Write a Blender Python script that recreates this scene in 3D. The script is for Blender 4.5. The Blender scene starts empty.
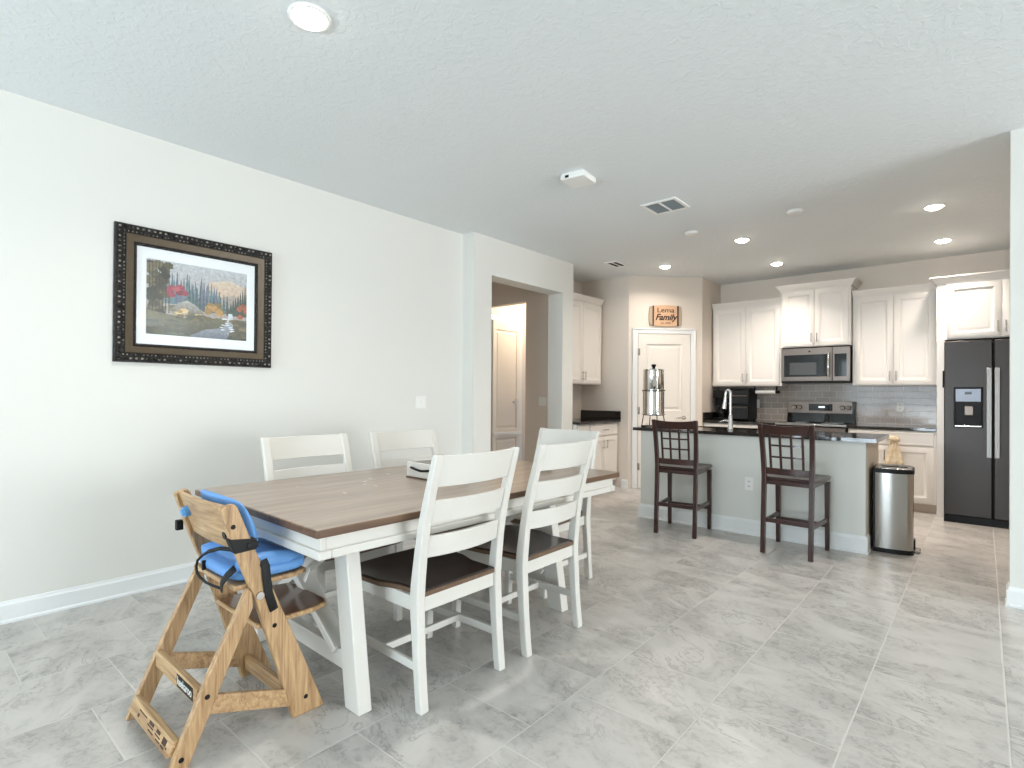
import bpy, bmesh, math, random
from mathutils import Vector, Matrix
random.seed(7)
PI = math.pi
scn = bpy.context.scene
col = scn.collection

# ------------------------------------------------------------------ camera
YAW, PIT, ROL, FPX = math.radians(40.87), math.radians(0.34), math.radians(0.42), 544.5
fw = Vector((-math.sin(YAW)*math.cos(PIT), math.cos(YAW)*math.cos(PIT), math.sin(PIT)))
rt = Vector((math.cos(YAW), math.sin(YAW), 0)); up = rt.cross(fw)
ex = math.cos(ROL)*rt + math.sin(ROL)*up
ey = -math.sin(ROL)*rt + math.cos(ROL)*up
cam = bpy.data.objects.new('camera', bpy.data.cameras.new('camera')); col.objects.link(cam)
M = Matrix.Identity(4)
for i in range(3):
    M[i][0], M[i][1], M[i][2] = ex[i], ey[i], -fw[i]
M.translation = Vector((3.919, 0.0, 1.23))
cam.matrix_world = M
cam.data.sensor_width = 36.0
cam.data.lens = FPX/1024*36.0
cam.data.shift_y = 7.38/1024
cam.data.clip_start = 0.05
scn.camera = cam

# ------------------------------------------------------------------ world, daylight, exposure
HC = 2.82                      # ceiling height
w = bpy.data.worlds.new('sky'); scn.world = w; w.use_nodes = True
bg = w.node_tree.nodes['Background']
bg.inputs[0].default_value = (0.62, 0.80, 1.0, 1); bg.inputs[1].default_value = 1.6

def area(name, loc, size, power, color, direction, spread=180):
    l = bpy.data.lights.new(name, 'AREA'); l.shape = 'RECTANGLE'; l.size, l.size_y = size
    l.energy = power; l.color = color; l.spread = math.radians(spread)
    o = bpy.data.objects.new(name, l); col.objects.link(o); o.location = loc
    o.rotation_euler = Vector(direction).to_track_quat('-Z', 'Y').to_euler()
    return o
# daylight entering through the sliding door behind the camera and the side window
area('daylight_sliding_door', (2.2, -5.62, 1.25), (3.6, 2.4), 150, (0.80, 0.92, 1.0), (0, 1, 0))
# added fill lamp outside the glass, aimed up to brighten the ceiling
area('ceiling_fill', (2.2, -5.95, 0.35), (3.6, 1.0), 225, (0.76, 0.90, 1.0), (0, 1, 1.3))
area('daylight_side_window', (11.62, 2.3, 1.35), (3.6, 2.2), 480, (0.94, 0.98, 1.0), (-1, -0.1, 0.25))
scn.view_settings.view_transform = 'Standard'
scn.view_settings.look = 'None'
scn.view_settings.gamma = 1.0
scn.view_settings.exposure = 0.18
scn.view_settings.use_curve_mapping = False
scn.cycles.use_denoising = True
scn.cycles.sample_clamp_indirect = 6.0
scn.cycles.max_bounces = 10
scn.cycles.diffuse_bounces = 6

# ------------------------------------------------------------------ materials
def lin(c):
    return tuple((v/12.92 if v <= 0.04045 else ((v+0.055)/1.055)**2.4) for v in [x/255 for x in c]) + (1,)
MATS = {}
def mat(name, rgb, rough=0.5, metal=0.0, coat=0.0, spec=0.5, bump=None, noise=None, emit=None, aniso=0):
    m = bpy.data.materials.new(name); m.use_nodes = True; nt = m.node_tree; b = nt.nodes['Principled BSDF']
    b.inputs['Base Color'].default_value = lin(rgb); b.inputs['Roughness'].default_value = rough
    b.inputs['Metallic'].default_value = metal; b.inputs['Coat Weight'].default_value = coat
    b.inputs['Specular IOR Level'].default_value = spec
    if emit:
        b.inputs['Emission Color'].default_value = lin(emit[0]); b.inputs['Emission Strength'].default_value = emit[1]
    tc = nt.nodes.new('ShaderNodeTexCoord')
    if noise:      # (other colour, scale, amount)
        n = nt.nodes.new('ShaderNodeTexNoise'); n.inputs['Scale'].default_value = noise[1]; n.inputs['Detail'].default_value = 5
        nt.links.new(tc.outputs['Object'], n.inputs['Vector'])
        r = nt.nodes.new('ShaderNodeValToRGB'); r.color_ramp.elements[0].position = 0.5-noise[2]; r.color_ramp.elements[1].position = 0.5+noise[2]
        r.color_ramp.elements[0].color = lin(rgb); r.color_ramp.elements[1].color = lin(noise[0])
        nt.links.new(n.outputs['Fac'], r.inputs[0]); nt.links.new(r.outputs[0], b.inputs['Base Color'])
    if bump:       # (scale, strength, distance)
        n = nt.nodes.new('ShaderNodeTexNoise'); n.inputs['Scale'].default_value = bump[0]; n.inputs['Detail'].default_value = 3
        nt.links.new(tc.outputs['Object'], n.inputs['Vector'])
        bp = nt.nodes.new('ShaderNodeBump'); bp.inputs['Strength'].default_value = bump[1]; bp.inputs['Distance'].default_value = bump[2]
        nt.links.new(n.outputs['Fac'], bp.inputs['Height']); nt.links.new(bp.outputs[0], b.inputs['Normal'])
    MATS[name] = m
    return m
def wood(name, c1, c2, stretch=(1, 14, 14), scale=2.2, rough=0.45, coat=0.0, knots=None, dist=1.2, bump=0.15):
    m = bpy.data.materials.new(name); m.use_nodes = True; nt = m.node_tree; b = nt.nodes['Principled BSDF']; L = nt.links
    tc = nt.nodes.new('ShaderNodeTexCoord'); mp = nt.nodes.new('ShaderNodeMapping'); mp.inputs['Scale'].default_value = stretch
    L.new(tc.outputs['Object'], mp.inputs['Vector'])
    n = nt.nodes.new('ShaderNodeTexNoise'); n.inputs['Scale'].default_value = scale; n.inputs['Detail'].default_value = 6
    n.inputs['Distortion'].default_value = dist; n.inputs['Roughness'].default_value = 0.62
    L.new(mp.outputs[0], n.inputs['Vector'])
    r = nt.nodes.new('ShaderNodeValToRGB'); e = r.color_ramp.elements
    e[0].position = 0.32; e[0].color = lin(c1); e[1].position = 0.68; e[1].color = lin(c2)
    L.new(n.outputs['Fac'], r.inputs[0])
    out = r.outputs[0]
    if knots:
        v = nt.nodes.new('ShaderNodeTexVoronoi'); v.inputs['Scale'].default_value = knots[1]
        L.new(tc.outputs['Object'], v.inputs['Vector'])
        rr = nt.nodes.new('ShaderNodeValToRGB'); rr.color_ramp.elements[0].position = 0.03; rr.color_ramp.elements[1].position = knots[2]
        rr.color_ramp.elements[0].color = (1, 1, 1, 1); rr.color_ramp.elements[1].color = (0, 0, 0, 1)
        L.new(v.outputs['Distance'], rr.inputs[0])
        mx = nt.nodes.new('ShaderNodeMixRGB'); mx.inputs[2].default_value = lin(knots[0])
        L.new(rr.outputs[0], mx.inputs[0]); L.new(out, mx.inputs[1]); out = mx.outputs[0]
    L.new(out, b.inputs['Base Color'])
    b.inputs['Roughness'].default_value = rough; b.inputs['Coat Weight'].default_value = coat; b.inputs['Coat Roughness'].default_value = 0.12
    bp = nt.nodes.new('ShaderNodeBump'); bp.inputs['Strength'].default_value = bump; bp.inputs['Distance'].default_value = 0.002
    L.new(n.outputs['Fac'], bp.inputs['Height']); L.new(bp.outputs[0], b.inputs['Normal'])
    MATS[name] = m
    return m
def math_node(nt, op, a, b=None, c=None):
    n = nt.nodes.new('ShaderNodeMath'); n.operation = op
    for i, v in enumerate((a, b, c)):
        if v is None: continue
        if isinstance(v, (int, float)): n.inputs[i].default_value = v
        else: nt.links.new(v, n.inputs[i])
    return n.outputs[0]

def floor_tile():
    m = bpy.data.materials.new('porcelain_tile'); m.use_nodes = True; nt = m.node_tree; b = nt.nodes['Principled BSDF']; L = nt.links
    T = 0.4475; G = 0.0046
    geo = nt.nodes.new('ShaderNodeNewGeometry'); sp = nt.nodes.new('ShaderNodeSeparateXYZ'); L.new(geo.outputs['Position'], sp.inputs[0])
    u = math_node(nt, 'DIVIDE', math_node(nt, 'SUBTRACT', sp.outputs[0], 3.992), T)
    k = math_node(nt, 'FLOOR', u)
    off = math_node(nt, 'MULTIPLY_ADD', math_node(nt, 'ADD', k, 1.0), -T/3, 0.243)
    v = math_node(nt, 'DIVIDE', math_node(nt, 'SUBTRACT', sp.outputs[1], off), T)
    r = math_node(nt, 'FLOOR', v)
    fu = math_node(nt, 'SUBTRACT', u, k); fv = math_node(nt, 'SUBTRACT', v, r)
    def edge(f):
        d = math_node(nt, 'MINIMUM', f, math_node(nt, 'SUBTRACT', 1.0, f))
        return d
    dmin = math_node(nt, 'MINIMUM', edge(fu), edge(fv))
    grout = math_node(nt, 'LESS_THAN', dmin, G/T/2)
    cid = nt.nodes.new('ShaderNodeCombineXYZ'); L.new(k, cid.inputs[0]); L.new(r, cid.inputs[1])
    wn = nt.nodes.new('ShaderNodeTexWhiteNoise'); wn.noise_dimensions = '3D'; L.new(cid.outputs[0], wn.inputs['Vector'])
    # per-tile offset and streak direction of the veining
    sc = nt.nodes.new('ShaderNodeVectorMath'); sc.operation = 'SCALE'; sc.inputs['Scale'].default_value = 30
    L.new(wn.outputs['Color'], sc.inputs[0])
    add = nt.nodes.new('ShaderNodeVectorMath'); add.operation = 'ADD'; L.new(geo.outputs['Position'], add.inputs[0]); L.new(sc.outputs[0], add.inputs[1])
    rot = nt.nodes.new('ShaderNodeVectorRotate'); rot.rotation_type = 'Z_AXIS'; L.new(add.outputs[0], rot.inputs['Vector'])
    ang = math_node(nt, 'MULTIPLY_ADD', wn.outputs['Value'], 0.9, -0.15); L.new(ang, rot.inputs['Angle'])
    mp = nt.nodes.new('ShaderNodeMapping'); mp.inputs['Scale'].default_value = (1.0, 2.0, 1.0); L.new(rot.outputs[0], mp.inputs['Vector'])
    n1 = nt.nodes.new('ShaderNodeTexNoise'); n1.inputs['Scale'].default_value = 2.4; n1.inputs['Detail'].default_value = 10; n1.inputs['Roughness'].default_value = 0.6; n1.inputs['Distortion'].default_value = 0.7
    L.new(mp.outputs[0], n1.inputs['Vector'])
    n2 = nt.nodes.new('ShaderNodeTexNoise'); n2.inputs['Scale'].default_value = 26; n2.inputs['Detail'].default_value = 6; n2.inputs['Roughness'].default_value = 0.7; n2.inputs['Distortion'].default_value = 0.6
    L.new(add.outputs[0], n2.inputs['Vector'])
    r1 = nt.nodes.new('ShaderNodeValToRGB'); e = r1.color_ramp.elements
    e[0].position = 0.30; e[0].color = lin((172, 168, 163)); e[1].position = 0.72; e[1].color = lin((202, 198, 193))
    x = e.new(0.46); x.color = lin((186, 182, 177)); x = e.new(0.56); x.color = lin((195, 191, 186))
    L.new(n1.outputs['Fac'], r1.inputs[0])
    r2 = nt.nodes.new('ShaderNodeValToRGB'); e = r2.color_ramp.elements
    e[0].position = 0.36; e[0].color = (1, 1, 1, 1); e[1].position = 0.50; e[1].color = (0, 0, 0, 1)
    L.new(n2.outputs['Fac'], r2.inputs[0])
    # mottling shows in patches only
    r3 = nt.nodes.new('ShaderNodeValToRGB'); e = r3.color_ramp.elements; e[0].position = 0.42; e[0].color = (1, 1, 1, 1); e[1].position = 0.58; e[1].color = (0, 0, 0, 1)
    L.new(n1.outputs['Fac'], r3.inputs[0])
    patch = math_node(nt, 'MULTIPLY', math_node(nt, 'MULTIPLY', r2.outputs[0], r3.outputs[0]), 0.7)
    mx = nt.nodes.new('ShaderNodeMixRGB'); mx.inputs[2].default_value = lin((138, 136, 134)); L.new(patch, mx.inputs[0]); L.new(r1.outputs[0], mx.inputs[1])
    n3 = nt.nodes.new('ShaderNodeTexNoise'); n3.inputs['Scale'].default_value = 3.4; n3.inputs['Detail'].default_value = 9; n3.inputs['Roughness'].default_value = 0.68; n3.inputs['Distortion'].default_value = 1.0
    L.new(mp.outputs[0], n3.inputs['Vector'])
    rid = math_node(nt, 'ABSOLUTE', math_node(nt, 'SUBTRACT', n3.outputs['Fac'], 0.5))
    rv = nt.nodes.new('ShaderNodeValToRGB'); e = rv.color_ramp.elements; e[0].position = 0.0; e[0].color = (1, 1, 1, 1); e[1].position = 0.022; e[1].color = (0, 0, 0, 1)
    L.new(rid, rv.inputs[0])
    n4 = nt.nodes.new('ShaderNodeTexNoise'); n4.inputs['Scale'].default_value = 3.0; n4.inputs['Detail'].default_value = 2
    L.new(add.outputs[0], n4.inputs['Vector'])
    r4 = nt.nodes.new('ShaderNodeValToRGB'); e = r4.color_ramp.elements; e[0].position = 0.44; e[0].color = (0, 0, 0, 1); e[1].position = 0.62; e[1].color = (1, 1, 1, 1)
    L.new(n4.outputs['Fac'], r4.inputs[0])
    mv = nt.nodes.new('ShaderNodeMixRGB'); mv.inputs[2].default_value = lin((140, 137, 134))
    L.new(math_node(nt, 'MULTIPLY', math_node(nt, 'MULTIPLY', rv.outputs[0], r4.outputs[0]), 0.85), mv.inputs[0]); L.new(mx.outputs[0], mv.inputs[1]); mx = mv
    g = nt.nodes.new('ShaderNodeMixRGB'); g.inputs[2].default_value = lin((206, 202, 196)); L.new(grout, g.inputs[0]); L.new(mx.outputs[0], g.inputs[1])
    L.new(g.outputs[0], b.inputs['Base Color'])
    rg = math_node(nt, 'MULTIPLY_ADD', grout, 0.4, 0.3); L.new(rg, b.inputs['Roughness'])
    b.inputs['Specular IOR Level'].default_value = 0.45
    h = nt.nodes.new('ShaderNodeMapRange'); h.inputs['From Min'].default_value = G/T/2; h.inputs['From Max'].default_value = G/T*1.1
    L.new(dmin, h.inputs['Value'])
    bp = nt.nodes.new('ShaderNodeBump'); bp.inputs['Strength'].default_value = 0.35; bp.inputs['Distance'].default_value = 0.002; L.new(h.outputs[0], bp.inputs['Height'])
    bp2 = nt.nodes.new('ShaderNodeBump'); bp2.inputs['Strength'].default_value = 0.08; bp2.inputs['Distance'].default_value = 0.002; L.new(n1.outputs['Fac'], bp2.inputs['Height']); L.new(bp.outputs[0], bp2.inputs['Normal'])
    L.new(bp2.outputs[0], b.inputs['Normal'])
    return m
def ceiling_mat():
    m = bpy.data.materials.new('knockdown_ceiling'); m.use_nodes = True; nt = m.node_tree; b = nt.nodes['Principled BSDF']; L = nt.links
    b.inputs['Base Color'].default_value = lin((228, 232, 233)); b.inputs['Roughness'].default_value = 0.75
    geo = nt.nodes.new('ShaderNodeNewGeometry')
    n = nt.nodes.new('ShaderNodeTexNoise'); n.inputs['Scale'].default_value = 26; n.inputs['Detail'].default_value = 3; n.inputs['Distortion'].default_value = 0.7
    L.new(geo.outputs['Position'], n.inputs['Vector'])
    r = nt.nodes.new('ShaderNodeValToRGB'); r.color_ramp.elements[0].position = 0.47; r.color_ramp.elements[1].position = 0.58
    L.new(n.outputs['Fac'], r.inputs[0])
    bp = nt.nodes.new('ShaderNodeBump'); bp.inputs['Strength'].default_value = 0.28; bp.inputs['Distance'].default_value = 0.004
    L.new(r.outputs[0], bp.inputs['Height']); L.new(bp.outputs[0], b.inputs['Normal'])
    return m
def subway_tile():
    m = bpy.data.materials.new('grey_subway_tile'); m.use_nodes = True; nt = m.node_tree; b = nt.nodes['Principled BSDF']; L = nt.links
    geo = nt.nodes.new('ShaderNodeNewGeometry'); sp = nt.nodes.new('ShaderNodeSeparateXYZ'); L.new(geo.outputs['Position'], sp.inputs[0])
    cb = nt.nodes.new('ShaderNodeCombineXYZ'); L.new(sp.outputs[0], cb.inputs[0]); L.new(sp.outputs[2], cb.inputs[1])
    bt = nt.nodes.new('ShaderNodeTexBrick'); bt.offset = 0.5; bt.inputs['Scale'].default_value = 1.0
    bt.inputs['Brick Width'].default_value = 0.153; bt.inputs['Row Height'].default_value = 0.0765; bt.inputs['Mortar Size'].default_value = 0.0022
    bt.inputs['Mortar Smooth'].default_value = 0.3; bt.inputs['Bias'].default_value = 0.0
    bt.inputs['Color1'].default_value = lin((158, 147, 138)); bt.inputs['Color2'].default_value = lin((172, 160, 150)); bt.inputs['Mortar'].default_value = lin((212, 204, 196))
    L.new(cb.outputs[0], bt.inputs['Vector']); L.new(bt.outputs['Color'], b.inputs['Base Color'])
    b.inputs['Roughness'].default_value = 0.12
    iv = math_node(nt, 'SUBTRACT', 1.0, bt.outputs['Fac'])
    bp = nt.nodes.new('ShaderNodeBump'); bp.inputs['Strength'].default_value = 0.5; bp.inputs['Distance'].default_value = 0.003; L.new(iv, bp.inputs['Height']); L.new(bp.outputs[0], b.inputs['Normal'])
    return m
def granite():
    m = bpy.data.materials.new('dark_granite'); m.use_nodes = True; nt = m.node_tree; b = nt.nodes['Principled BSDF']; L = nt.links
    geo = nt.nodes.new('ShaderNodeNewGeometry')
    v = nt.nodes.new('ShaderNodeTexVoronoi'); v.inputs['Scale'].default_value = 420; L.new(geo.outputs['Position'], v.inputs['Vector'])
    r = nt.nodes.new('ShaderNodeValToRGB'); e = r.color_ramp.elements; e[0].color = lin((22, 20, 20)); e[1].color = lin((48, 43, 41)); e[1].position = 0.9
    L.new(v.outputs['Color'], r.inputs[0]); L.new(r.outputs[0], b.inputs['Base Color']); b.inputs['Roughness'].default_value = 0.1
    return m
def vcol(name, rough=0.5):
    m = bpy.data.materials.new(name); m.use_nodes = True; nt = m.node_tree; b = nt.nodes['Principled BSDF']
    a = nt.nodes.new('ShaderNodeVertexColor'); a.layer_name = 'Col'
    n = nt.nodes.new('ShaderNodeTexNoise'); n.inputs['Scale'].default_value = 60; n.inputs['Detail'].default_value = 5
    mx = nt.nodes.new('ShaderNodeMixRGB'); mx.blend_type = 'OVERLAY'; mx.inputs[0].default_value = 0.55
    tc = nt.nodes.new('ShaderNodeTexCoord'); nt.links.new(tc.outputs['Object'], n.inputs['Vector'])
    nt.links.new(a.outputs[0], mx.inputs[1]); nt.links.new(n.outputs['Fac'], mx.inputs[2]); nt.links.new(mx.outputs[0], b.inputs['Base Color'])
    b.inputs['Roughness'].default_value = rough
    return m
def brushed(name, rgb, rough=0.28, vertical=True, aniso=0.6):
    m = mat(name, rgb, rough, 1.0); nt = m.node_tree; b = nt.nodes['Principled BSDF']
    tc = nt.nodes.new('ShaderNodeTexCoord'); mp = nt.nodes.new('ShaderNodeMapping'); mp.inputs['Scale'].default_value = (260, 260, 3) if vertical else (3, 260, 260)
    nt.links.new(tc.outputs['Object'], mp.inputs['Vector'])
    n = nt.nodes.new('ShaderNodeTexNoise'); n.inputs['Scale'].default_value = 1.0; nt.links.new(mp.outputs[0], n.inputs['Vector'])
    bp = nt.nodes.new('ShaderNodeBump'); bp.inputs['Strength'].default_value = 0.06; bp.inputs['Distance'].default_value = 0.001
    nt.links.new(n.outputs['Fac'], bp.inputs['Height']); nt.links.new(bp.outputs[0], b.inputs['Normal'])
    return m
def glass_mat(name, refl=0.07):
    m = bpy.data.materials.new(name); m.use_nodes = True; nt = m.node_tree; nt.nodes.clear()
    o = nt.nodes.new('ShaderNodeOutputMaterial'); t = nt.nodes.new('ShaderNodeBsdfTransparent'); g = nt.nodes.new('ShaderNodeBsdfGlossy'); g.inputs['Roughness'].default_value = 0.02
    mx = nt.nodes.new('ShaderNodeMixShader'); mx.inputs[0].default_value = refl
    nt.links.new(t.outputs[0], mx.inputs[1]); nt.links.new(g.outputs[0], mx.inputs[2]); nt.links.new(mx.outputs[0], o.inputs[0])
    return m

TILE = floor_tile(); CEIL = ceiling_mat(); SUBWAY = subway_tile(); GRANITE = granite()
WALL = mat('wall_paint', (221, 220, 214), 0.6, bump=(90, 0.12, 0.002))
WARMWALL = mat('kitchen_wall_paint', (221, 211, 200), 0.6, bump=(90, 0.12, 0.002))
TRIM = mat('white_trim_paint', (230, 232, 232), 0.35)
DOORW = mat('white_door_paint', (232, 226, 218), 0.4)
CAB = mat('white_cabinet_paint', (230, 225, 219), 0.35)
CABKICK = mat('toe_kick_paint', (205, 192, 178), 0.5)
CHROME = mat('polished_chrome', (225, 225, 225), 0.08, 1.0)
NICKEL = mat('satin_nickel', (188, 184, 178), 0.25, 1.0)
STEEL = brushed('brushed_stainless', (165, 162, 157), 0.22)
STEELH = brushed('warm_stainless', (122, 112, 105), 0.36, False)
STEELF = brushed('fridge_handle_steel', (140, 136, 132), 0.38)
MIRROR = mat('mirror_steel', (220, 218, 214), 0.07, 1.0)
BLACKSS = brushed('black_stainless', (66, 62, 60), 0.36)
BLACKP = mat('black_plastic', (10, 10, 11), 0.45, spec=0.25)
BLACKG = mat('black_glass', (6, 6, 7), 0.05, spec=0.4)
WHITEP = mat('white_plastic', (236, 236, 232), 0.35)
CHAIRW = mat('chair_white_paint', (213, 210, 203), 0.35, bump=(60, 0.05, 0.001))
SEATW = wood('dark_walnut_seat', (40, 29, 25), (60, 43, 36), (14, 1, 14), 2.0, 0.28, 0.4)
SEATEDGE = wood('walnut_seat_edge', (92, 70, 52), (120, 94, 72), (14, 1, 14), 2.0, 0.4, 0.2)
TABLETOP = wood('weathered_oak_top', (136, 117, 102), (168, 149, 133), (16, 1.1, 16), 1.6, 0.3, 0.25, None, 0.8)
TABLEEDGE = wood('oak_edge', (84, 60, 42), (114, 86, 64), (16, 1.1, 16), 1.6, 0.4)
SCUFF = mat('pale_scuff', (214, 204, 194), 0.5)
PINE = wood('natural_pine', (142, 106, 70), (204, 170, 126), (14, 14, 1.0), 3.0, 0.42, 0.1, ((128, 84, 48), 7, 0.09), 1.5)
PINEX = wood('natural_pine_crossbar', (142, 106, 70), (204, 170, 126), (1.0, 14, 14), 3.0, 0.42, 0.1, ((128, 84, 48), 6, 0.07), 1.5)
FOOTR = wood('varnished_brown_board', (96, 58, 34), (118, 74, 46), (1, 12, 12), 2, 0.2, 0.5)
BLUE = mat('blue_cushion', (100, 152, 212), 0.45, bump=(400, 0.05, 0.001))
BLUEL = mat('blue_plastic', (92, 152, 208), 0.35)
STRAP = mat('black_webbing', (14, 14, 15), 0.7)
CHERRY = wood('dark_cherry', (36, 15, 11), (62, 27, 19), (10, 10, 1.2), 2.5, 0.28, 0.35)
CHERRYD = wood('dark_cherry_seat', (44, 28, 24), (62, 44, 38), (10, 1, 10), 2.5, 0.3, 0.2)
ISLAND = mat('island_paint', (217, 218, 212), 0.55, bump=(90, 0.12, 0.002))
BEIGE = mat('island_end_panel', (222, 212, 196), 0.45)
LAMP = mat('lamp_diffuser', (255, 250, 240), 0.5, emit=((255, 238, 218), 30))
LAMPD = mat('dining_lamp_diffuser', (255, 250, 244), 0.5, emit=((255, 248, 238), 22))
GLASS = glass_mat('window_glass')
PICGLASS = glass_mat('picture_glass', 0.025)
FRAMED = mat('black_carved_frame', (10, 8, 7), 0.34, spec=0.3, bump=(55, 1.0, 0.012), noise=((30, 24, 19), 60, 0.12))
FRAMEB = mat('aged_silver_bead', (150, 146, 136), 0.3, 0.7, noise=((14, 12, 10), 26, .06))
FRAMEG = mat('antique_bronze_frame', (88, 76, 60), 0.45, 0.3, noise=((84, 70, 52), 30, 0.2))
MATB = mat('white_mat_board', (236, 240, 242), 0.6)
ART = vcol('painted_canvas', 0.4)
SIGNW = wood('pale_sign_wood', (198, 158, 124), (218, 182, 150), (1.5, 10, 10), 3, 0.5)
SIGNB = mat('sign_band_brown', (74, 52, 38), 0.5)
SIGNG = mat('sign_edge_grey', (176, 160, 140), 0.55)
INK = mat('dark_brown_ink', (58, 32, 24), 0.6)
TOWEL = mat('cream_towel', (244, 232, 208), 0.85, noise=((216, 190, 152), 22, 0.2), bump=(180, 0.4, 0.003))
SCREEN = mat('grey_blue_panel', (150, 164, 184), 0.3)
DISPLAY = mat('lit_display', (30, 30, 30), 0.3, emit=((235, 245, 255), 1.5))
GRILLE = mat('grille_grey', (128, 136, 138), 0.5)
DARKGAP = mat('dark_duct', (40, 42, 44), 0.8)
WOODBROWN = wood('round_coaster_wood', (120, 82, 46), (160, 118, 74), (6, 6, 1), 6, 0.5)
PRINT = mat('dark_print', (64, 40, 26), 0.6)

# ------------------------------------------------------------------ mesh helpers
class MB:
    def __init__(s): s.bm = bmesh.new()
    def box(s, x0, x1, y0, y1, z0, z1):
        v = [s.bm.verts.new((x, y, z)) for x in (x0, x1) for y in (y0, y1) for z in (z0, z1)]
        for f in ((0, 1, 3, 2), (4, 6, 7, 5), (0, 4, 5, 1), (2, 3, 7, 6), (0, 2, 6, 4), (1, 5, 7, 3)): s.bm.faces.new([v[i] for i in f])
        return s
    def beam(s, p, q, wx, wy, ref=(0, 0, 1), wx2=None, wy2=None):      # rectangular bar from p to q
        p, q = Vector(p), Vector(q); d = (q-p).normalized(); a = d.cross(Vector(ref))
        if a.length < 1e-4: a = d.cross(Vector((1, 0, 0)))
        a.normalize(); b = a.cross(d).normalized(); R = []
        for c, ax, bx in ((p, wx, wy), (q, wx2 or wx, wy2 or wy)):
            R.append([s.bm.verts.new(c + a*i*ax/2 + b*j*bx/2) for i, j in ((-1, -1), (1, -1), (1, 1), (-1, 1))])
        s._loft(R, True); return s
    def _loft(s, R, caps=True, closed=True):
        n = len(R[0])
        for A, B in zip(R, R[1:]):
            for i in range(n if closed else n-1):
                j = (i+1) % n
                s.bm.faces.new((A[i], A[j], B[j], B[i]))
        if caps:
            s.bm.faces.new(list(reversed(R[0]))); s.bm.faces.new(R[-1])
    def loft(s, rings, caps=True):
        s._loft([[s.bm.verts.new(p) for p in r] for r in rings], caps); return s
    def prism(s, poly, axis, lo, hi):         # poly in the two other axes
        def P(a, b, c): return {'x': (c, a, b), 'y': (a, c, b), 'z': (a, b, c)}[axis]
        s._loft([[s.bm.verts.new(P(a, b, c)) for a, b in poly] for c in (lo, hi)], True); return s
    def cyl(s, p, q, r0, r1=None, n=20):
        r1 = r0 if r1 is None else r1
        return s.tube([p, q], [r0, r1], n)
    def tube(s, pts, r, n=10, sx=1.0, sy=1.0, up=None):
        pts = [Vector(p) for p in pts]; rs = r if isinstance(r, (list, tuple)) else [r]*len(pts); R = []; a = None
        for i, p in enumerate(pts):
            d = (pts[min(i+1, len(pts)-1)] - pts[max(i-1, 0)]).normalized()
            if up is not None: a = Vector(up) - d*d.dot(Vector(up))
            elif a is None: a = d.orthogonal()
            else: a = a - d*d.dot(a)
            a.normalize(); b = d.cross(a)
            R.append([s.bm.verts.new(p + rs[i]*(sx*math.cos(t)*a + sy*math.sin(t)*b)) for t in [2*PI*k/n for k in range(n)]])
        s._loft(R, True); return s
    def lathe(s, prof, n=32, c=(0, 0, 0)):
        R = [[s.bm.verts.new((c[0]+max(r, 1e-4)*math.cos(t), c[1]+max(r, 1e-4)*math.sin(t), c[2]+z)) for t in [2*PI*k/n for k in range(n)]] for r, z in prof]
        s._loft(R, True); return s
    def ball(s, c, r, sc=(1, 1, 1), n=12):
        bmesh.ops.create_uvsphere(s.bm, u_segments=n, v_segments=max(6, n//2+2), radius=r, matrix=Matrix.Translation(c) @ Matrix.Diagonal((*sc, 1))); return s
    def panel(s, x0, x1, z0, z1, yf, th, prof):   # concentric rectangles: prof = [(inset, y)], front faces -y
        R = [[(x0+i, y, z0+i), (x1-i, y, z0+i), (x1-i, y, z1-i), (x0+i, y, z1-i)] for i, y in [(0, yf+th)]+prof]
        s.loft(R, True); return s
    def move(s, m):
        bmesh.ops.transform(s.bm, matrix=m, verts=s.bm.verts); return s
    def build(s, name, m, parent=None, loc=(0, 0, 0), rotz=0, bev=0.0, smooth=False, seg=2, sub=0):
        bmesh.ops.recalc_face_normals(s.bm, faces=s.bm.faces)
        me = bpy.data.meshes.new(name); s.bm.to_mesh(me); s.bm.free(); s.bm = None
        o = bpy.data.objects.new(name, me); col.objects.link(o); me.materials.append(m)
        o.location = loc; o.rotation_euler = (0, 0, rotz)
        if parent: o.parent = parent
        if bev:
            b = o.modifiers.new('bevel', 'BEVEL'); b.width = bev; b.segments = seg; b.limit_method = 'ANGLE'; b.angle_limit = math.radians(40); b.harden_normals = False
        if sub:
            b = o.modifiers.new('sub', 'SUBSURF'); b.levels = b.render_levels = sub
        if smooth or bev or sub:
            for p in me.polygons: p.use_smooth = True
            if smooth != 'all':
                try: me.set_sharp_from_angle(angle=math.radians(38))
                except Exception: pass
        return o
def tag(o, label=None, cat=None, group=None, kind=None):
    if label: o['label'] = label
    if cat: o['category'] = cat
    if group: o['group'] = group
    if kind: o['kind'] = kind
    return o
def thing(name, label, cat, loc, rotz=0, group=None):
    o = bpy.data.objects.new(name, None); col.objects.link(o); o.location = loc; o.rotation_euler = (0, 0, rotz); o.empty_display_size = 0.1
    return tag(o, label, cat, group)
def copy_tree(o, parent=None):
    c = o.copy(); col.objects.link(c)
    if parent: c.parent = parent
    for ch in [x for x in ALL(o)]: copy_tree(ch, c)
    return c
def ALL(o): return list(o.children)
def struct(mb, name, m, label, parent=None, **k):
    o = mb.build(name, m, parent, **k); tag(o, label, None, None, 'structure'); return o
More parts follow.
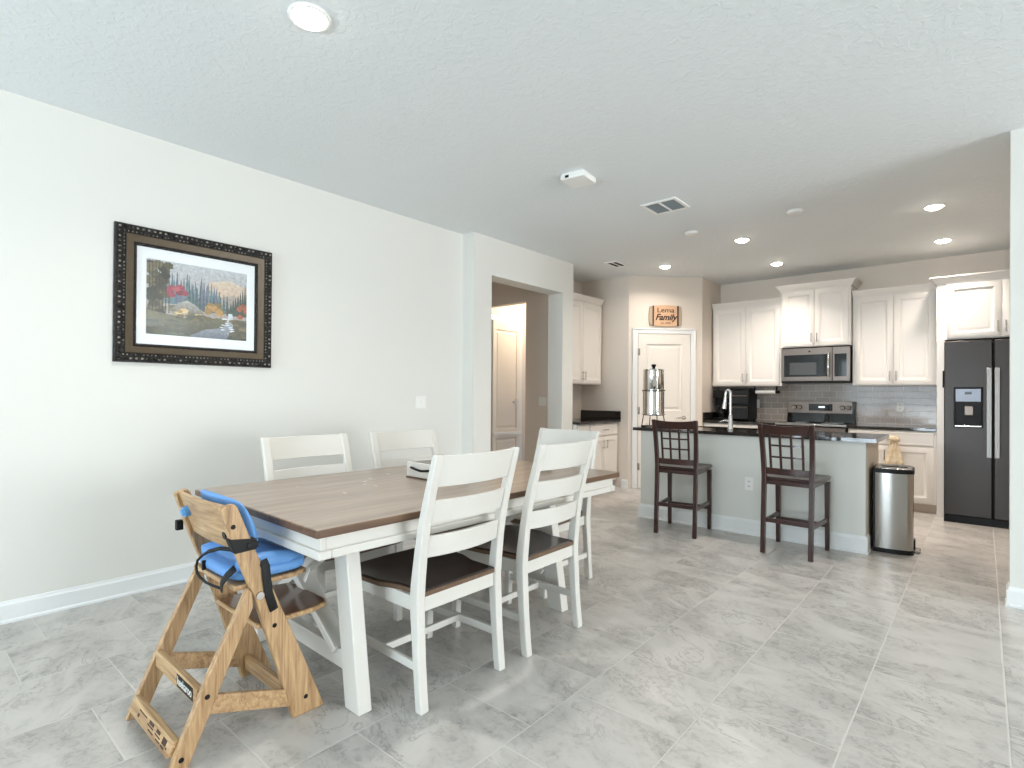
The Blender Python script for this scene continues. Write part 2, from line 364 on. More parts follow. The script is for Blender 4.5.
def text(s, name, size, m, parent, loc, rot, ext=0.001, shear=0.0, offset=0.0, sx=1.0):
    c = bpy.data.curves.new(name, 'FONT'); c.body = s; c.size = size; c.extrude = ext; c.shear = shear; c.offset = offset
    c.align_x = 'CENTER'; c.align_y = 'CENTER'
    t = bpy.data.objects.new(name+'_tmp', c); col.objects.link(t)
    dg = bpy.context.evaluated_depsgraph_get()
    me = bpy.data.meshes.new_from_object(t.evaluated_get(dg)); bpy.data.objects.remove(t); bpy.data.curves.remove(c)
    o = bpy.data.objects.new(name, me); col.objects.link(o); me.materials.clear(); me.materials.append(m)
    o.parent = parent; o.location = loc; o.rotation_euler = rot; o.scale = (sx, 1, 1)
    return o

# ------------------------------------------------------------------ the room
X1, Y0, YB, YS = 11.5, -5.4, 7.85, 4.376
struct(MB().box(-2.2, X1+.1, Y0-.1, YB+.1, -0.1, 0), 'floor', TILE, 'grey veined porcelain tile floor with pale grout')
struct(MB().box(-2.2, X1+.1, Y0-.1, YB+.1, HC, HC+0.1), 'ceiling', CEIL, 'white ceiling with knockdown texture')
struct(MB().box(-0.1, 0, Y0, 3.77, 0, HC), 'wall_left', WALL, 'long off-white wall with the framed picture')
# wall that steps into the room, with the cased-out opening to the hall
OY0, OY1, OZ = 4.03, 5.26, 2.44
b = MB().box(-0.06, 0.15, 3.77, OY0, 0, HC).box(-0.06, 0.15, OY1, 5.48, 0, HC).box(-0.06, 0.15, OY0, OY1, OZ, HC)
struct(b, 'wall_hall', WALL, 'off-white wall with the wide opening to the hall')
# hall behind the opening
HX = -1.25
b = MB().box(HX-.9, -0.51-.73, 5.38, 5.48, 0, HC).box(-0.51, -0.06, 5.38, 5.48, 0, HC).box(-1.24, -0.51, 5.38, 5.48, 2.42, HC)
struct(b, 'wall_hall_back', WARMWALL, 'hall wall with a doorway to a bright room')
struct(MB().box(HX-.9, HX-.8, 3.77, 5.38, 0, HC).box(HX-.9, -0.06, 3.67, 3.77, 0, HC), 'wall_hall_left', WARMWALL, 'hall side wall')
struct(MB().box(HX-.1, HX, 5.48, 7.4, 0, HC).box(HX, -0.48, 7.3, 7.4, 0, HC), 'wall_bright_room', WARMWALL, 'pale wall of the bright room past the hall')
# kitchen shell
struct(MB().box(-0.48, -0.38, 5.48, 6.57, 0, HC), 'wall_kitchen_left', WARMWALL, 'kitchen wall behind the short cabinet run')
struct(MB().box(-0.38, 0.36, 6.47, 6.57, 0, HC), 'wall_kitchen_return', WARMWALL, 'grey kitchen wall beside the pantry door')
S2 = math.sqrt(0.5)
b = MB(); b.box(0, 1.004, 0, 0.1, 0, HC); b.move(Matrix.Translation((0.36, 6.47, 0)) @ Matrix.Rotation(PI/4, 4, 'Z'))
struct(b, 'wall_pantry', WARMWALL, 'angled corner pantry wall with the white door')
struct(MB().box(0.97, 1.07, 7.18, YB, 0, HC), 'wall_pantry_side', WARMWALL, 'short kitchen wall left of the back cabinets')
struct(MB().box(1.07, 4.75, YB, YB+.1, 0, HC), 'wall_back', WARMWALL, 'kitchen back wall')
struct(MB().box(4.62, 4.75, YS+.11, YB, 0, HC), 'wall_kitchen_right', WARMWALL, 'kitchen wall right of the refrigerator')
struct(MB().box(4.04, X1, YS, YS+.11, 0, HC), 'wall_stub', WALL, 'off-white wall end at the right edge')
# right and rear walls with their windows (behind the camera)
b = MB().box(X1, X1+.1, Y0, .4, 0, HC).box(X1, X1+.1, 4.2, YS+.11, 0, HC).box(X1, X1+.1, .4, 4.2, 0, 0.2).box(X1, X1+.1, .4, 4.2, 2.5, HC)
struct(b, 'wall_right', WALL, 'side wall with a wide window')
b = MB().box(-.1, 0.4, Y0-.1, Y0, 0, HC).box(4.0, X1+.1, Y0-.1, Y0, 0, HC).box(0.4, 4.0, Y0-.1, Y0, 2.45, HC)
struct(b, 'wall_rear', WALL, 'rear wall with the wide sliding glass door')
def window(name, label, rects, frame_t, axis):
    fr = MB(); gl = MB()
    for (a0, a1, z0, z1) in rects:
        t = frame_t
        for (p0, p1, q0, q1) in ((a0, a0+t, z0, z1), (a1-t, a1, z0, z1), (a0+t, a1-t, z0, z0+t), (a0+t, a1-t, z1-t, z1)):
            if axis == 'y': fr.box(p0, p1, Y0-.07, Y0-.03, q0, q1)
            else: fr.box(X1+.03, X1+.07, p0, p1, q0, q1)
        if axis == 'y': gl.box(a0+t, a1-t, Y0-.053, Y0-.047, z0+t, z1-t)
        else: gl.box(X1+.047, X1+.053, a0+t, a1-t, z0+t, z1-t)
    f = struct(fr, name, TRIM, label); gl.build('window_glass', GLASS, f)
window('window_1', 'wide sliding glass door behind the viewer', [(.4, 1.6, 0, 2.45), (1.6, 2.8, 0, 2.45), (2.8, 4.0, 0, 2.45)], 0.06, 'y')
window('window_2', 'side window', [(.4, 1.35, .2, 2.5), (1.35, 2.3, .2, 2.5), (2.3, 3.25, .2, 2.5), (3.25, 4.2, .2, 2.5)], 0.06, 'x')
# baseboards: tall flat board, small top bead and shoe
def baseboard(name, p, q, label, h=0.116, t=0.014):
    p, q = Vector((*p, 0)), Vector((*q, 0)); d = (q-p); L = d.length; ang = math.atan2(d.y, d.x)
    prof = [(0, 0), (-t-.006, 0), (-t-.006, .012), (-t, .02), (-t, h-.022), (-t*.55, h-.012), (-t*.4, h), (0, h)]
    b = MB(); b.prism(prof, 'x', 0, L)
    b.move(Matrix.Translation(p) @ Matrix.Rotation(ang, 4, 'Z'))
    return struct(b, name, TRIM, label)
# the board lies on the right-hand side when walking p -> q  (local -y)
def bb(name, p, q, label): return baseboard(name, p, q, label)
bb('baseboard_left', (0.0, Y0), (0.0, 3.77), 'white baseboard along the picture wall')
bb('baseboard_hall', (0.15, 3.77), (0.15, OY0), 'white baseboard left of the hall opening')
bb('baseboard_hall_end', (0.15, OY1), (0.15, 5.48), 'white baseboard right of the hall opening')
bb('baseboard_hall_back', (-.42, 5.38), (-0.06, 5.38), 'white baseboard on the hall wall')
bb('baseboard_return', (0.27, 6.47), (0.36, 6.47), 'white baseboard left of the pantry door')
bb('baseboard_stub', (4.04, YS), (X1, YS), 'white baseboard at the right edge')
bb('baseboard_stub_end', (4.04, YS+.11), (4.04, YS-.016), 'white baseboard on the wall end')

# pantry door on the angled wall: local x runs along the wall, -y faces the room
PW = bpy.data.objects.new('trim_1', None)
b = MB()
C0, C1, D0, D1, DH = 0.055, 0.905, 0.126, 0.836, 2.05
prof = [(0, 0), (-.008, 0), (-.018, .012), (-.018, .05), (-.012, .062), (0, .07)]
b.box(C0, D0-.004, -.018, 0, 0, DH+.07).box(D1+.004, C1, -.018, 0, 0, DH+.07).box(D0-.004, D1+.004, -.018, 0, DH+.004, DH+.07)
b.box(C0-.006, C0+.014, -.026, 0, 0, DH+.076).box(C1-.014, C1+.006, -.026, 0, 0, DH+.076).box(C0-.006, C1+.006, -.026, 0, DH+.056, DH+.076)
PT = Matrix.Translation((0.36, 6.47, 0)) @ Matrix.Rotation(PI/4, 4, 'Z')
b.move(PT); bpy.data.objects.remove(PW)
struct(b, 'trim_1', TRIM, 'white casing around the pantry door', bev=.003)
def panel_door(name, w, h, label, m=DOORW, top=(1.05, None), panels=None):
    """two moulded panels in one slab; local x 0..w, front -y"""
    b = MB(); st = .11
    zs = panels or [(.24, .86), (1.02, h-.13)]
    b.box(0, st, -.034, 0, 0, h).box(w-st, w, -.034, 0, 0, h)
    edges = [0] + [z for p in zs for z in p] + [h]
    for i in range(0, len(edges), 2): b.box(st, w-st, -.034, 0, edges[i], edges[i+1])
    for z0, z1 in zs:
        b.panel(st, w-st, z0, z1, -.020, .018, [(0, -.034), (.012, -.022), (.03, -.020), (.05, -.029), (.055, -.03)])
    return b
b = panel_door('d', D1-D0-.006, DH-.012, '')
E0 = b.build('door_1', DOORW, None, loc=PT @ Vector((D0+.003, .016, .008)), rotz=PI/4)
tag(E0, 'white two-panel pantry door in the angled corner', None, None, 'structure')
hd = MB().cyl((.62, -.034, .93), (.62, -.042, .93), .026).cyl((.62, -.042, .93), (.62, -.085, .93), .010)
hd.tube([(.63, -.083, .93), (.60, -.085, .932), (.55, -.08, .93), (.50, -.078, .925)], [.010, .010, .008, .006], 10)
hd.build('door_lever', NICKEL, E0, smooth=True)
for z in (.28, 1.02, 1.8):
    MB().cyl((-.004, -.036, z-.045), (-.004, -.036, z+.045), .007, n=10).box(-.002, .022, -.0355, -.033, z-.045, z+.045).build('hinge', NICKEL, E0, smooth=True)

# bright room past the hall: casing, far door
b = MB().box(-.51, -.435, 5.36, 5.38, 0, 2.42).box(-1.24, -.435, 5.36, 5.38, 2.42, 2.48).box(-.53, -.51, 5.36, 5.48, 0, 2.42)
struct(b, 'trim_2', TRIM, 'casing at the doorway to the bright room') if False else b.bm.free()
b = panel_door('d', .95, 2.26, '', panels=[(.16, .62), (.74, 2.14)])
E2 = b.build('door_2', DOORW, None, loc=(HX+.004, 5.10+.0, .0), rotz=PI/2); E2.location = (HX+.035, 5.12, 0.0)
E2.location = (HX+.03, 5.50, 0.0); E2.scale = (0.6, 1, 1)
tag(E2, 'white panelled door in the bright room seen through the hall', None, None, 'structure')
MB().cyl((.80, -.034, 1.13), (.80, -.05, 1.13), .03).tube([(.80, -.06, 1.13), (.74, -.075, 1.13), (.62, -.075, 1.125)], [.016, .013, .011]).build('door_lever', NICKEL, E2, smooth=True)
MB().box(.0, 1.02, -.05, -.034, .655, .70).build('door_rail', TRIM, E2, bev=.004)
b = MB().box(HX+.001, HX+.035, 6.075, 6.16, 0, 2.265).box(HX+.001, HX+.035, 5.49, 6.16, 2.265, 2.34)
struct(b, 'trim_2', TRIM, 'white casing of the far door', bev=.004)
hl = bpy.data.lights.new('bright_room_lamp', 'POINT'); hl.energy = 17; hl.color = (1, .83, .62); hl.shadow_soft_size = .12
ho = bpy.data.objects.new('bright_room_lamp', hl); col.objects.link(ho); ho.location = (-.75, 6.1, 2.5)

# ------------------------------------------------------------------ ceiling fittings
def downlight(x, y, r, label, power, color, m, grp):
    t = thing('downlight', label, 'ceiling light', (x, y, HC), 0, grp)
    MB().lathe([(r*.78, 0), (r*1.02, 0), (r*1.0, -.010), (r*.86, -.012), (r*.80, -.004)], 40).build('trim_ring', WHITEP, t, smooth=True)
    MB().lathe([(0, -.004), (r*.8, -.004), (r*.74, -.016), (r*.55, -.026), (0, -.031)], 40).build('diffuser', m, t, smooth=True)
    l = bpy.data.lights.new('downlight_lamp', 'AREA'); l.shape = 'DISK'; l.size = r*1.5; l.energy = power; l.color = color; l.spread = math.radians(150 if y < 6.5 else 115)
    o = bpy.data.objects.new('downlight_lamp', l); col.objects.link(o); o.parent = t; o.location = (0, 0, -.036)
WARM = (1, .90, .81)
downlight(1.765, 1.165, .085, 'round recessed ceiling light nearest the viewer, above the dining table', 12, (1, .96, .90), LAMPD, None)
for x, y, lab in ((2.07, 5.68, 'recessed kitchen light above the middle of the island'), (.97, 6.255, 'recessed kitchen light closest to the pantry door'),
                  (2.06, 6.95, 'recessed kitchen light in front of the microwave cabinet'), (3.61, 5.69, 'recessed kitchen light above the stainless trash can'),
                  (3.61, 6.97, 'recessed kitchen light in front of the refrigerator')):
    downlight(x, y, .075, lab, (9 if x < 1 else 16) if y < 6.5 else 8, WARM, LAMP, 'recessed kitchen lights')
def vent(x0, x1, y0, y1, label, n=2, m=GRILLE):
    cx, cy = (x0+x1)/2, (y0+y1)/2; a, c = (x1-x0)/2, (y1-y0)/2; f = .028
    t = thing('ceiling_vent', label, 'vent', (cx, cy, HC), 0, 'ceiling air vents')
    MB().box(-a, a, -c, -c+f, -.012, 0).box(-a, a, c-f, c, -.012, 0).box(-a, -a+f, -c+f, c-f, -.012, 0).box(a-f, a, -c+f, c-f, -.012, 0).box(-.01, .01, -c+f, c-f, -.012, 0).build('frame', WHITEP, t, bev=.003)
    MB().box(-a+f, a-f, -c+f, c-f, -.002, 0).build('duct_backing', DARKGAP, t)
    s = MB(); k = 11
    for i in range(k):
        y = -c+f + (2*c-2*f)*(i+.5)/k
        s.beam((-a+f, y, -.006), (a-f, y, -.006), .012, .0015, ref=(0, .6, .8))
    s.build('louvres', m, t)
vent(1.75, 2.06, 4.12, 4.42, 'larger two-panel white ceiling vent above the room, nearer the viewer')
vent(.48, .65, 5.64, 5.92, 'small dark ceiling vent near the left kitchen cabinet', m=GRANITE)
t = thing('ceiling_sensor', 'white square ceiling box with a black dot beside the large vent', 'sensor', (1.695, 3.29, HC), .1)
MB().box(-.095, .095, -.1, .1, -.045, -.006).build('housing', WHITEP, t, bev=.008)
MB().box(-.088, .088, -.094, .094, -.006, 0).build('mounting_plate', WHITEP, t)
MB().box(-.055, -.025, -.1015, -.0995, -.036, -.018).build('sensor_window', BLACKP, t)
for x, y, lab in ((1.775, 5.13, 'round white ceiling disc between the vents, left of the two discs'), (2.70, 5.09, 'round white ceiling disc nearer the refrigerator, right of the two discs')):
    o = MB().lathe([(0, 0), (.062, 0), (.066, -.006), (.055, -.022), (.03, -.028), (0, -.029)], 32).build('smoke_detector', WHITEP, None, loc=(x, y, HC), smooth=True)
    tag(o, lab, 'detector', 'round ceiling discs')

# ------------------------------------------------------------------ wall fittings
def plate(name, label, cat, loc, rotz, w, h, kind, grp=None):
    t = thing(name, label, cat, loc, rotz, grp)
    MB().box(-w/2, w/2, -.006, 0, -h/2, h/2).build('cover_plate', WHITEP, t, bev=.003)
    if kind == 'switch':
        n = max(1, round(w/.07))
        for i in range(n):
            x = (i-(n-1)/2)*.046
            MB().box(x-.016, x+.016, -.010, -.006, -.033, .033).build('rocker', WHITEP, t, bev=.002)
    else:
        for z in (-.021, .021):
            sk = MB().lathe([(0, 0), (.017, 0), (.016, .003), (0, .003)], 20).move(Matrix.Rotation(PI/2, 4, 'X')).build('socket', TRIM, t, loc=(0, -.006, z), smooth=True)
            MB().box(-.008, -.005, -.0038, -.002, -.004, .007).box(.005, .008, -.0038, -.002, -.004, .007).build('slots', BLACKP, sk)
    return t
plate('light_switch', 'white double light switch on the wall right of the picture', 'light switch', (0, 3.243, 1.155), PI/2, .125, .118, 'switch')
plate('light_switch', 'white double light switch inside the hall opening', 'light switch', (-.23, 5.38, 1.15), 0, .12, .115, 'switch')
plate('wall_outlet', 'white outlet on the island front between the stools', 'outlet', (2.345, 5.06, .45), 0, .075, .118, 'outlet')
plate('wall_outlet', 'white outlet on the tiles left of the range', 'outlet', (1.575, YB-.012, 1.13), 0, .075, .118, 'outlet')
plate('wall_outlet', 'white outlet on the grey tiles right of the range', 'outlet', (3.18, YB-.012, 1.118), 0, .075, .118, 'outlet')

# framed landscape on the left wall: local x -> +Y (to the right as seen), front -y -> +X
FY0, FY1, FZ0, FZ1 = .892, 1.836, 1.410, 2.243
t = thing('framed_picture', 'landscape picture in an ornate dark frame on the left wall', 'picture', (0.0, (FY0+FY1)/2, (FZ0+FZ1)/2), PI/2)
W, Hh = (FY1-FY0)/2, (FZ1-FZ0)/2
def ring(prof):
    b = MB(); R = [[(-W+i, y, -Hh+i), (W-i, y, -Hh+i), (W-i, y, Hh-i), (-W+i, y, Hh-i)] for i, y in prof]
    b.loft(R, False); return b
ring([(0, 0), (0, -.025), (.006, -.036), (.02, -.042), (.04, -.036), (.056, -.030)]).build('frame', FRAMED, t, smooth=True)
ring([(.056, -.030), (.060, -.034), (.085, -.024), (.098, -.020)]).build('inner_moulding', FRAMEG, t, smooth=True)
ring([(.098, -.020), (.102, -.026), (.110, -.024), (.115, -.010), (.117, -.008)]).build('slip', FRAMED, t, smooth=True)
b = MB()
def along(i, y, step, r, sc):
    nx = int((2*W-2*i)/step); nz = int((2*Hh-2*i)/step)
    for k in range(nx+1):
        x = -W+i+(2*W-2*i)*k/nx
        for z in (-Hh+i, Hh-i): b.ball((x, y, z), r, sc, 6)
    for k in range(1, nz):
        z = -Hh+i+(2*Hh-2*i)*k/nz
        for x in (-W+i, W-i): b.ball((x, y, z), r, sc, 6)
along(.022, -.041, .030, .0065, (1.3, .6, 1.0)); along(.045, -.034, .021, .005, (1, .7, 1))
b.build('carved_beading', FRAMEB, t, smooth='all')
AX0, AX1, AZ0, AZ1 = -W+.165, W-.165, -Hh+.178, Hh-.18
ring([(.117, -.008), (.178, -.0085), (.18, -.006)]).bm.free()
b = MB(); i0 = .116
b.loft([[(-W+i0, -.008, -Hh+i0), (W-i0, -.008, -Hh+i0), (W-i0, -.008, Hh-i0), (-W+i0, -.008, Hh-i0)],
        [(AX0, -.008, AZ0), (AX1, -.008, AZ0), (AX1, -.008, AZ1), (AX0, -.008, AZ1)],
        [(AX0+.004, -.005, AZ0+.004), (AX1-.004, -.005, AZ0+.004), (AX1-.004, -.005, AZ1-.004), (AX0+.004, -.005, AZ1-.004)]], False)
b.build('mat_board', MATB, t)
# generic forest landscape painted as flat colour shapes
class Paint:
    def __init__(s): s.bm = bmesh.new(); s.cl = s.bm.loops.layers.color.new('Col'); s.y = -.004
    def poly(s, pts, c, c2=None):
        s.y -= .000012
        W_, H_ = AX1-AX0-.008, AZ1-AZ0-.008
        v = [s.bm.verts.new((AX0+.004+W_*min(1, max(0, p[0])), s.y, AZ0+.004+H_*min(1, max(0, p[1])))) for p in pts]
        f = s.bm.faces.new(v); zs = [p[1] for p in pts]; lo, hi = min(zs), max(zs)
        for l, p in zip(f.loops, pts):
            k = 0 if hi == lo else (p[1]-lo)/(hi-lo)
            cc = [a+(b_-a)*k for a, b_ in zip(c, c2 or c)]
            l[s.cl] = (*[x/255 for x in cc], 1)
    def blob(s, x, z, rx, rz, c, n=11):
        s.poly([(x+rx*(1+random.uniform(-.2, .2))*math.cos(2*PI*k/n), z+rz*(1+random.uniform(-.2, .2))*math.sin(2*PI*k/n)) for k in range(n)], c)
    def pine(s, x, z, wd, h, c):
        n = 5; L = [(x-wd*.12, z)]; Rr = []
        pts = []
        for k in range(n):
            f = 1-k/n; pts += [(x-wd*f*.5, z+h*k/n+.01), (x-wd*f*.28, z+h*(k+.75)/n)]
        pts += [(x, z+h)]
        for k in reversed(range(n)):
            f = 1-k/n; pts += [(x+wd*f*.28, z+h*(k+.75)/n), (x+wd*f*.5, z+h*k/n+.01)]
        s.poly(pts, c)
P_ = Paint()
P_.poly([(0, 0), (1, 0), (1, 1), (0, 1)], (150, 132, 118), (186, 190, 194))
P_.poly([(.5, .45), (1, .42), (1, .78), (.8, .86), (.6, .8)], (196, 168, 142), (205, 190, 172))
P_.poly([(.55, .45), (1, .4), (1, .58), (.86, .66), (.72, .6)], (140, 134, 130), (166, 156, 146))
for k in range(22): P_.pine(.12+k*.028+random.uniform(-.01, .01), .42, .06+random.uniform(0, .02), .34+random.uniform(0, .2)-.006*k, (98+random.randint(-8, 14), 116+random.randint(-8, 12), 128))
for k in range(12): P_.pine(.4+k*.035, .36, .05, .34-.012*k+random.uniform(-.05, .08), (74, 92+random.randint(-6, 10), 98))
for k in range(9): P_.pine(.80+k*.026, .34, .06, .1+.05*k+random.uniform(0, .06), (66, 78, 70))
for k in range(40): P_.blob(random.uniform(0, .2), random.uniform(.3, .95), .05, .05, random.choice([(70, 70, 52), (92, 88, 66), (112, 104, 78), (54, 58, 46)]))
for k in range(7): P_.poly([(.02+.03*k, .3), (.03+.03*k, .3), (.028+.03*k, 1), (.022+.03*k, 1)], (66, 56, 46))
for k in range(10): P_.blob(.2+random.uniform(0, .16), .62+random.uniform(-.06, .08), .04, .04, random.choice([(150, 70, 84), (128, 62, 70), (166, 90, 96)]))
for k in range(10): P_.blob(.58+random.uniform(0, .14), .42+random.uniform(-.06, .07), .04, .05, random.choice([(178, 140, 84), (150, 118, 70), (120, 104, 66)]))
for k in range(8): P_.blob(.96+random.uniform(-.04, .04), .42+random.uniform(-.1, .1), .03, .04, random.choice([(170, 92, 60), (146, 84, 58)]))
P_.poly([(0, 0), (1, 0), (1, .3), (.7, .3), (.4, .25), (0, .32)], (52, 54, 46), (112, 108, 80))
# pale rocks and golden shrubs in the clearing
for k in range(14): P_.blob(.24+random.uniform(0, .26), .36+random.uniform(-.05, .07), .045, .04, random.choice([(150, 146, 134), (128, 122, 108), (176, 158, 120), (112, 106, 84)]))
P_.poly([(.2, .33), (.30, .46), (.38, .50), (.47, .44), (.55, .33)], (120, 118, 108), (176, 176, 170))
for k in range(8): P_.blob(.26+random.uniform(0, .24), .34+random.uniform(-.02, .03), .03, .025, random.choice([(214, 190, 140), (160, 140, 100)]))
for k in range(16): P_.blob(.2+random.uniform(0, .4), .27+random.uniform(-.03, .03), .035, .025, random.choice([(86, 84, 62), (110, 96, 66), (70, 76, 60)]))
P_.poly([(.38, .0), (.78, .0), (.84, .12), (.86, .26), (.84, .38), (.80, .38), (.79, .26), (.74, .16), (.56, .12)], (96, 102, 116), (208, 216, 220))
for k in range(16): P_.blob(.72+random.uniform(0, .13), random.uniform(.08, .3), .022, .008, (216, 222, 226))
for k in range(14): P_.blob(.9+random.uniform(-.08, .1), random.uniform(0, .28), .05, .03, random.choice([(96, 88, 66), (84, 82, 66), (118, 106, 80)]))
for k in range(18): P_.blob(random.uniform(0, .4), random.uniform(0, .2), .06, .02, random.choice([(64, 70, 60), (84, 90, 74), (76, 78, 58)]))
me = bpy.data.meshes.new('artwork'); P_.bm.normal_update(); P_.bm.to_mesh(me); P_.bm.free(); me.materials.append(ART)
o = bpy.data.objects.new('artwork', me); col.objects.link(o); o.parent = t
MB().box(-W+.117, W-.117, -.0105, -.0095, -Hh+.117, Hh-.117).build('glass', PICGLASS, t)

# family sign above the pantry door: barrel-head plaque
t = thing('wall_sign', 'wooden barrel-shaped name plaque above the pantry door', 'sign', PT @ Vector((.492, 0, 2.292)), PI/4)
def bulge(w, h, bw, bh, n=9, x0=-1, x1=1):
    top = [(w*(x0+(x1-x0)*k/n), h+bh*(1-(x0+(x1-x0)*k/n)**2)) for k in range(n+1)]
    right = [(w+bw*(1-(1-2*k/n)**2), h*(1-2*k/n)) for k in range(1, n)] if x1 == 1 else []
    left = [(-w-bw*(1-(-1+2*k/n)**2), h*(-1+2*k/n)) for k in range(1, n)] if x0 == -1 else []
    bot = [(x, -z) for x, z in reversed(top)]
    return top+right+bot+left
MB().prism(bulge(.215, .125, .012, .016), 'y', -.022, -.004).build('plaque', SIGNG, t, bev=.003)
MB().prism(bulge(.155, .130, 0, .012, 9, -.999, .999), 'y', -.025, -.022).build('name_board', SIGNW, t)
for x0, x1 in ((-.178, -.158), (.158, .178)): MB().prism([(x0, -.134), (x1, -.134), (x1, .134), (x0, .134)], 'y', -.027, -.021).build('dark_band', SIGNB, t)
text('Lema', 'lettering', .088, INK, t, (0, -.0262, .072), (PI/2, 0, 0), .0008, 0, .001, 1.25)
text('Family', 'lettering', .112, INK, t, (0, -.0262, -.022), (PI/2, 0, 0), .0008, .35, .0035, 1.0)
text('est. 2006', 'lettering', .034, INK, t, (.0, -.0262, -.095), (PI/2, 0, 0), .0008, 0, 0, 1.1)

# ------------------------------------------------------------------ kitchen cabinets
def cab_door(x0, x1, z0, z1, parent, handle=None, hz=None, name='door', horiz=False):
    d = MB().panel(x0, x1, z0, z1, -.02, .02, [(0, -.018), (.003, -.02), (.055, -.02), (.066, -.010), (.085, -.008), (.098, -.013), (.10, -.013)] if min(x1-x0, z1-z0) > .24 else [(0, -.018), (.003, -.02), (.02, -.02), (.026, -.016), (.03, -.016)]).build(name, CAB, parent, smooth=True)
    if handle is not None:
        L = .055
        if horiz: pts = [(handle-L, -.048, hz), (handle+L, -.048, hz)]; leg = [(handle-L*.75, hz), (handle+L*.75, hz)]
        else: pts = [(handle, -.048, hz-L), (handle, -.048, hz+L)]; leg = [(handle, hz-L*.75), (handle, hz+L*.75)]
        h = MB().tube(pts, .0055, 10)
        for x, z in leg: h.cyl((x, -.05, z), (x, -.018, z), .0045, n=8)
        h.build('handle', NICKEL, d, smooth=True)
    return d
def crown(w, d, z, parent, left=True, right=True, h=.07, dl=None):
    b = MB(); prof = [(0, 0), (-.012, 0), (-.014, .012), (-.028, .03), (-.045, .05), (-.048, .058), (-.055, .06), (-.055, h), (0, h)]
    R = []
    for o, zz in prof:
        l = o if left else 0; r = -o if right else 0
        R.append([(0, d, z+zz), (0, dl or d, z+zz), (l, dl or d, z+zz), (l, o, z+zz), (w+r, o, z+zz), (w+r, d, z+zz)])
    b.loft(R, True); b.build('crown_moulding', CAB, parent, smooth=True)
def upper(label, loc, rotz, w, d, h, doors, sides=(True, True), grp='white upper cabinets', dl=None):
    t = thing('upper_cabinet', label, 'cabinet', loc, rotz, grp)
    MB().box(0, w, 0, d, 0, h).build('body', CAB, t, bev=.002)
    for x0, x1, hx in doors: cab_door(x0, x1, .012, h-.03, t, hx, .11)
    crown(w, d, h-.012, t, *sides, dl=dl)
    return t
def two(w, e=.022): m = w/2; return [(e, m-.002, m-.03), (m+.002, w-e, m+.03)]
G = .003
upper('white two-door upper cabinet between the pantry wall and the microwave', (1.085, 7.52, 1.365), 0, .886, .325, 1.072, two(.886), (False, False))
upper('taller white two-door cabinet directly above the microwave', (1.975, 7.455, 1.845), 0, .765, .39, .725, two(.765), (True, True))
upper('white two-door upper cabinet between the microwave and the refrigerator', (2.748, 7.52, 1.365), 0, .795, .325, 1.058, two(.795), (False, False))
upper('short white two-door cabinet above the refrigerator', (3.548, 7.2, 1.83), 0, 1.06, .64, .595, [(.085, .508, .48), (.512, .98, .54)], (True, False), dl=.235)
upper('white two-door upper cabinet on the left kitchen wall above the short black counter', (-.05, 5.495, 1.372), PI/2, .955, .325, 1.10, two(.955), (False, False))
o = MB().box(3.555, 3.622, 7.16, YB, 0, 1.825).build('cabinet_end_panel', CAB, None, bev=.003); tag(o, 'tall white panel on the left side of the refrigerator', 'cabinet panel')
def base(label, loc, rotz, w, d, doors, drawers, grp='white base cabinets'):
    t = thing('base_cabinet', label, 'cabinet', loc, rotz, grp)
    MB().box(0, w, 0, d, .10, .872).build('body', CAB, t, bev=.002)
    MB().box(0, w, .07, .085, 0, .10).build('toe_kick', CABKICK, t)
    for x0, x1, hx in doors: cab_door(x0, x1, .115, .70, t, hx, .60)
    for x0, x1 in drawers: cab_door(x0, x1, .715, .86, t, (x0+x1)/2, .785, 'drawer', True)
    return t
base('white base cabinet beside the refrigerator, with the cream towel on its door', (2.75, 7.24, 0), 0, .8, .6, [(.02, .383, .35), (.387, .775, .42)], [(.02, .775)])
base('white base cabinet left of the range, mostly behind the island', (1.075, 7.24, 0), 0, .895, .6, two(.895), [(.022, .44), (.444, .872)])
base('white base cabinet beside the pantry door, under the short black counter', (.2, 5.76, 0), PI/2, .70, .575, [(.02, .345, .31), (.349, .68, .385)], [(.02, .68)])
base('narrow white base cabinet behind the hall wall end, under the short black counter', (.2, 5.49, 0), PI/2, .266, .575, [(.02, .25, .225)], [(.02, .25)])
def counter(label, x0, x1, y0, y1, z0=.875, z1=.905, splash=None):
    o = MB().box(x0, x1, y0, y1, z0, z1).build('countertop', GRANITE, None, bev=.004); tag(o, label, 'countertop', 'dark stone countertops')
    if splash:
        for s in splash: MB().box(*s).build('splash_strip', GRANITE, o, bev=.003)
    return o
counter('black stone counter on the left kitchen wall with a black upstand', -.375, .255, 5.485, 6.466, splash=[(-.375, .255, 6.447, 6.466, .906, 1.02)])
counter('dark stone counter left of the range, in the kitchen corner', 1.074, 1.978, 7.205, YB-.013, splash=[(1.074, 1.092, 7.205, YB-.013, .906, 1.01)])
counter('dark stone counter between the range and the refrigerator', 2.744, 3.553, 7.205, YB-.013)
struct(MB().box(1.07, 3.555, YB-.012, YB, .88, 1.42), 'wall_backsplash', SUBWAY, 'grey glossy subway tile backsplash')

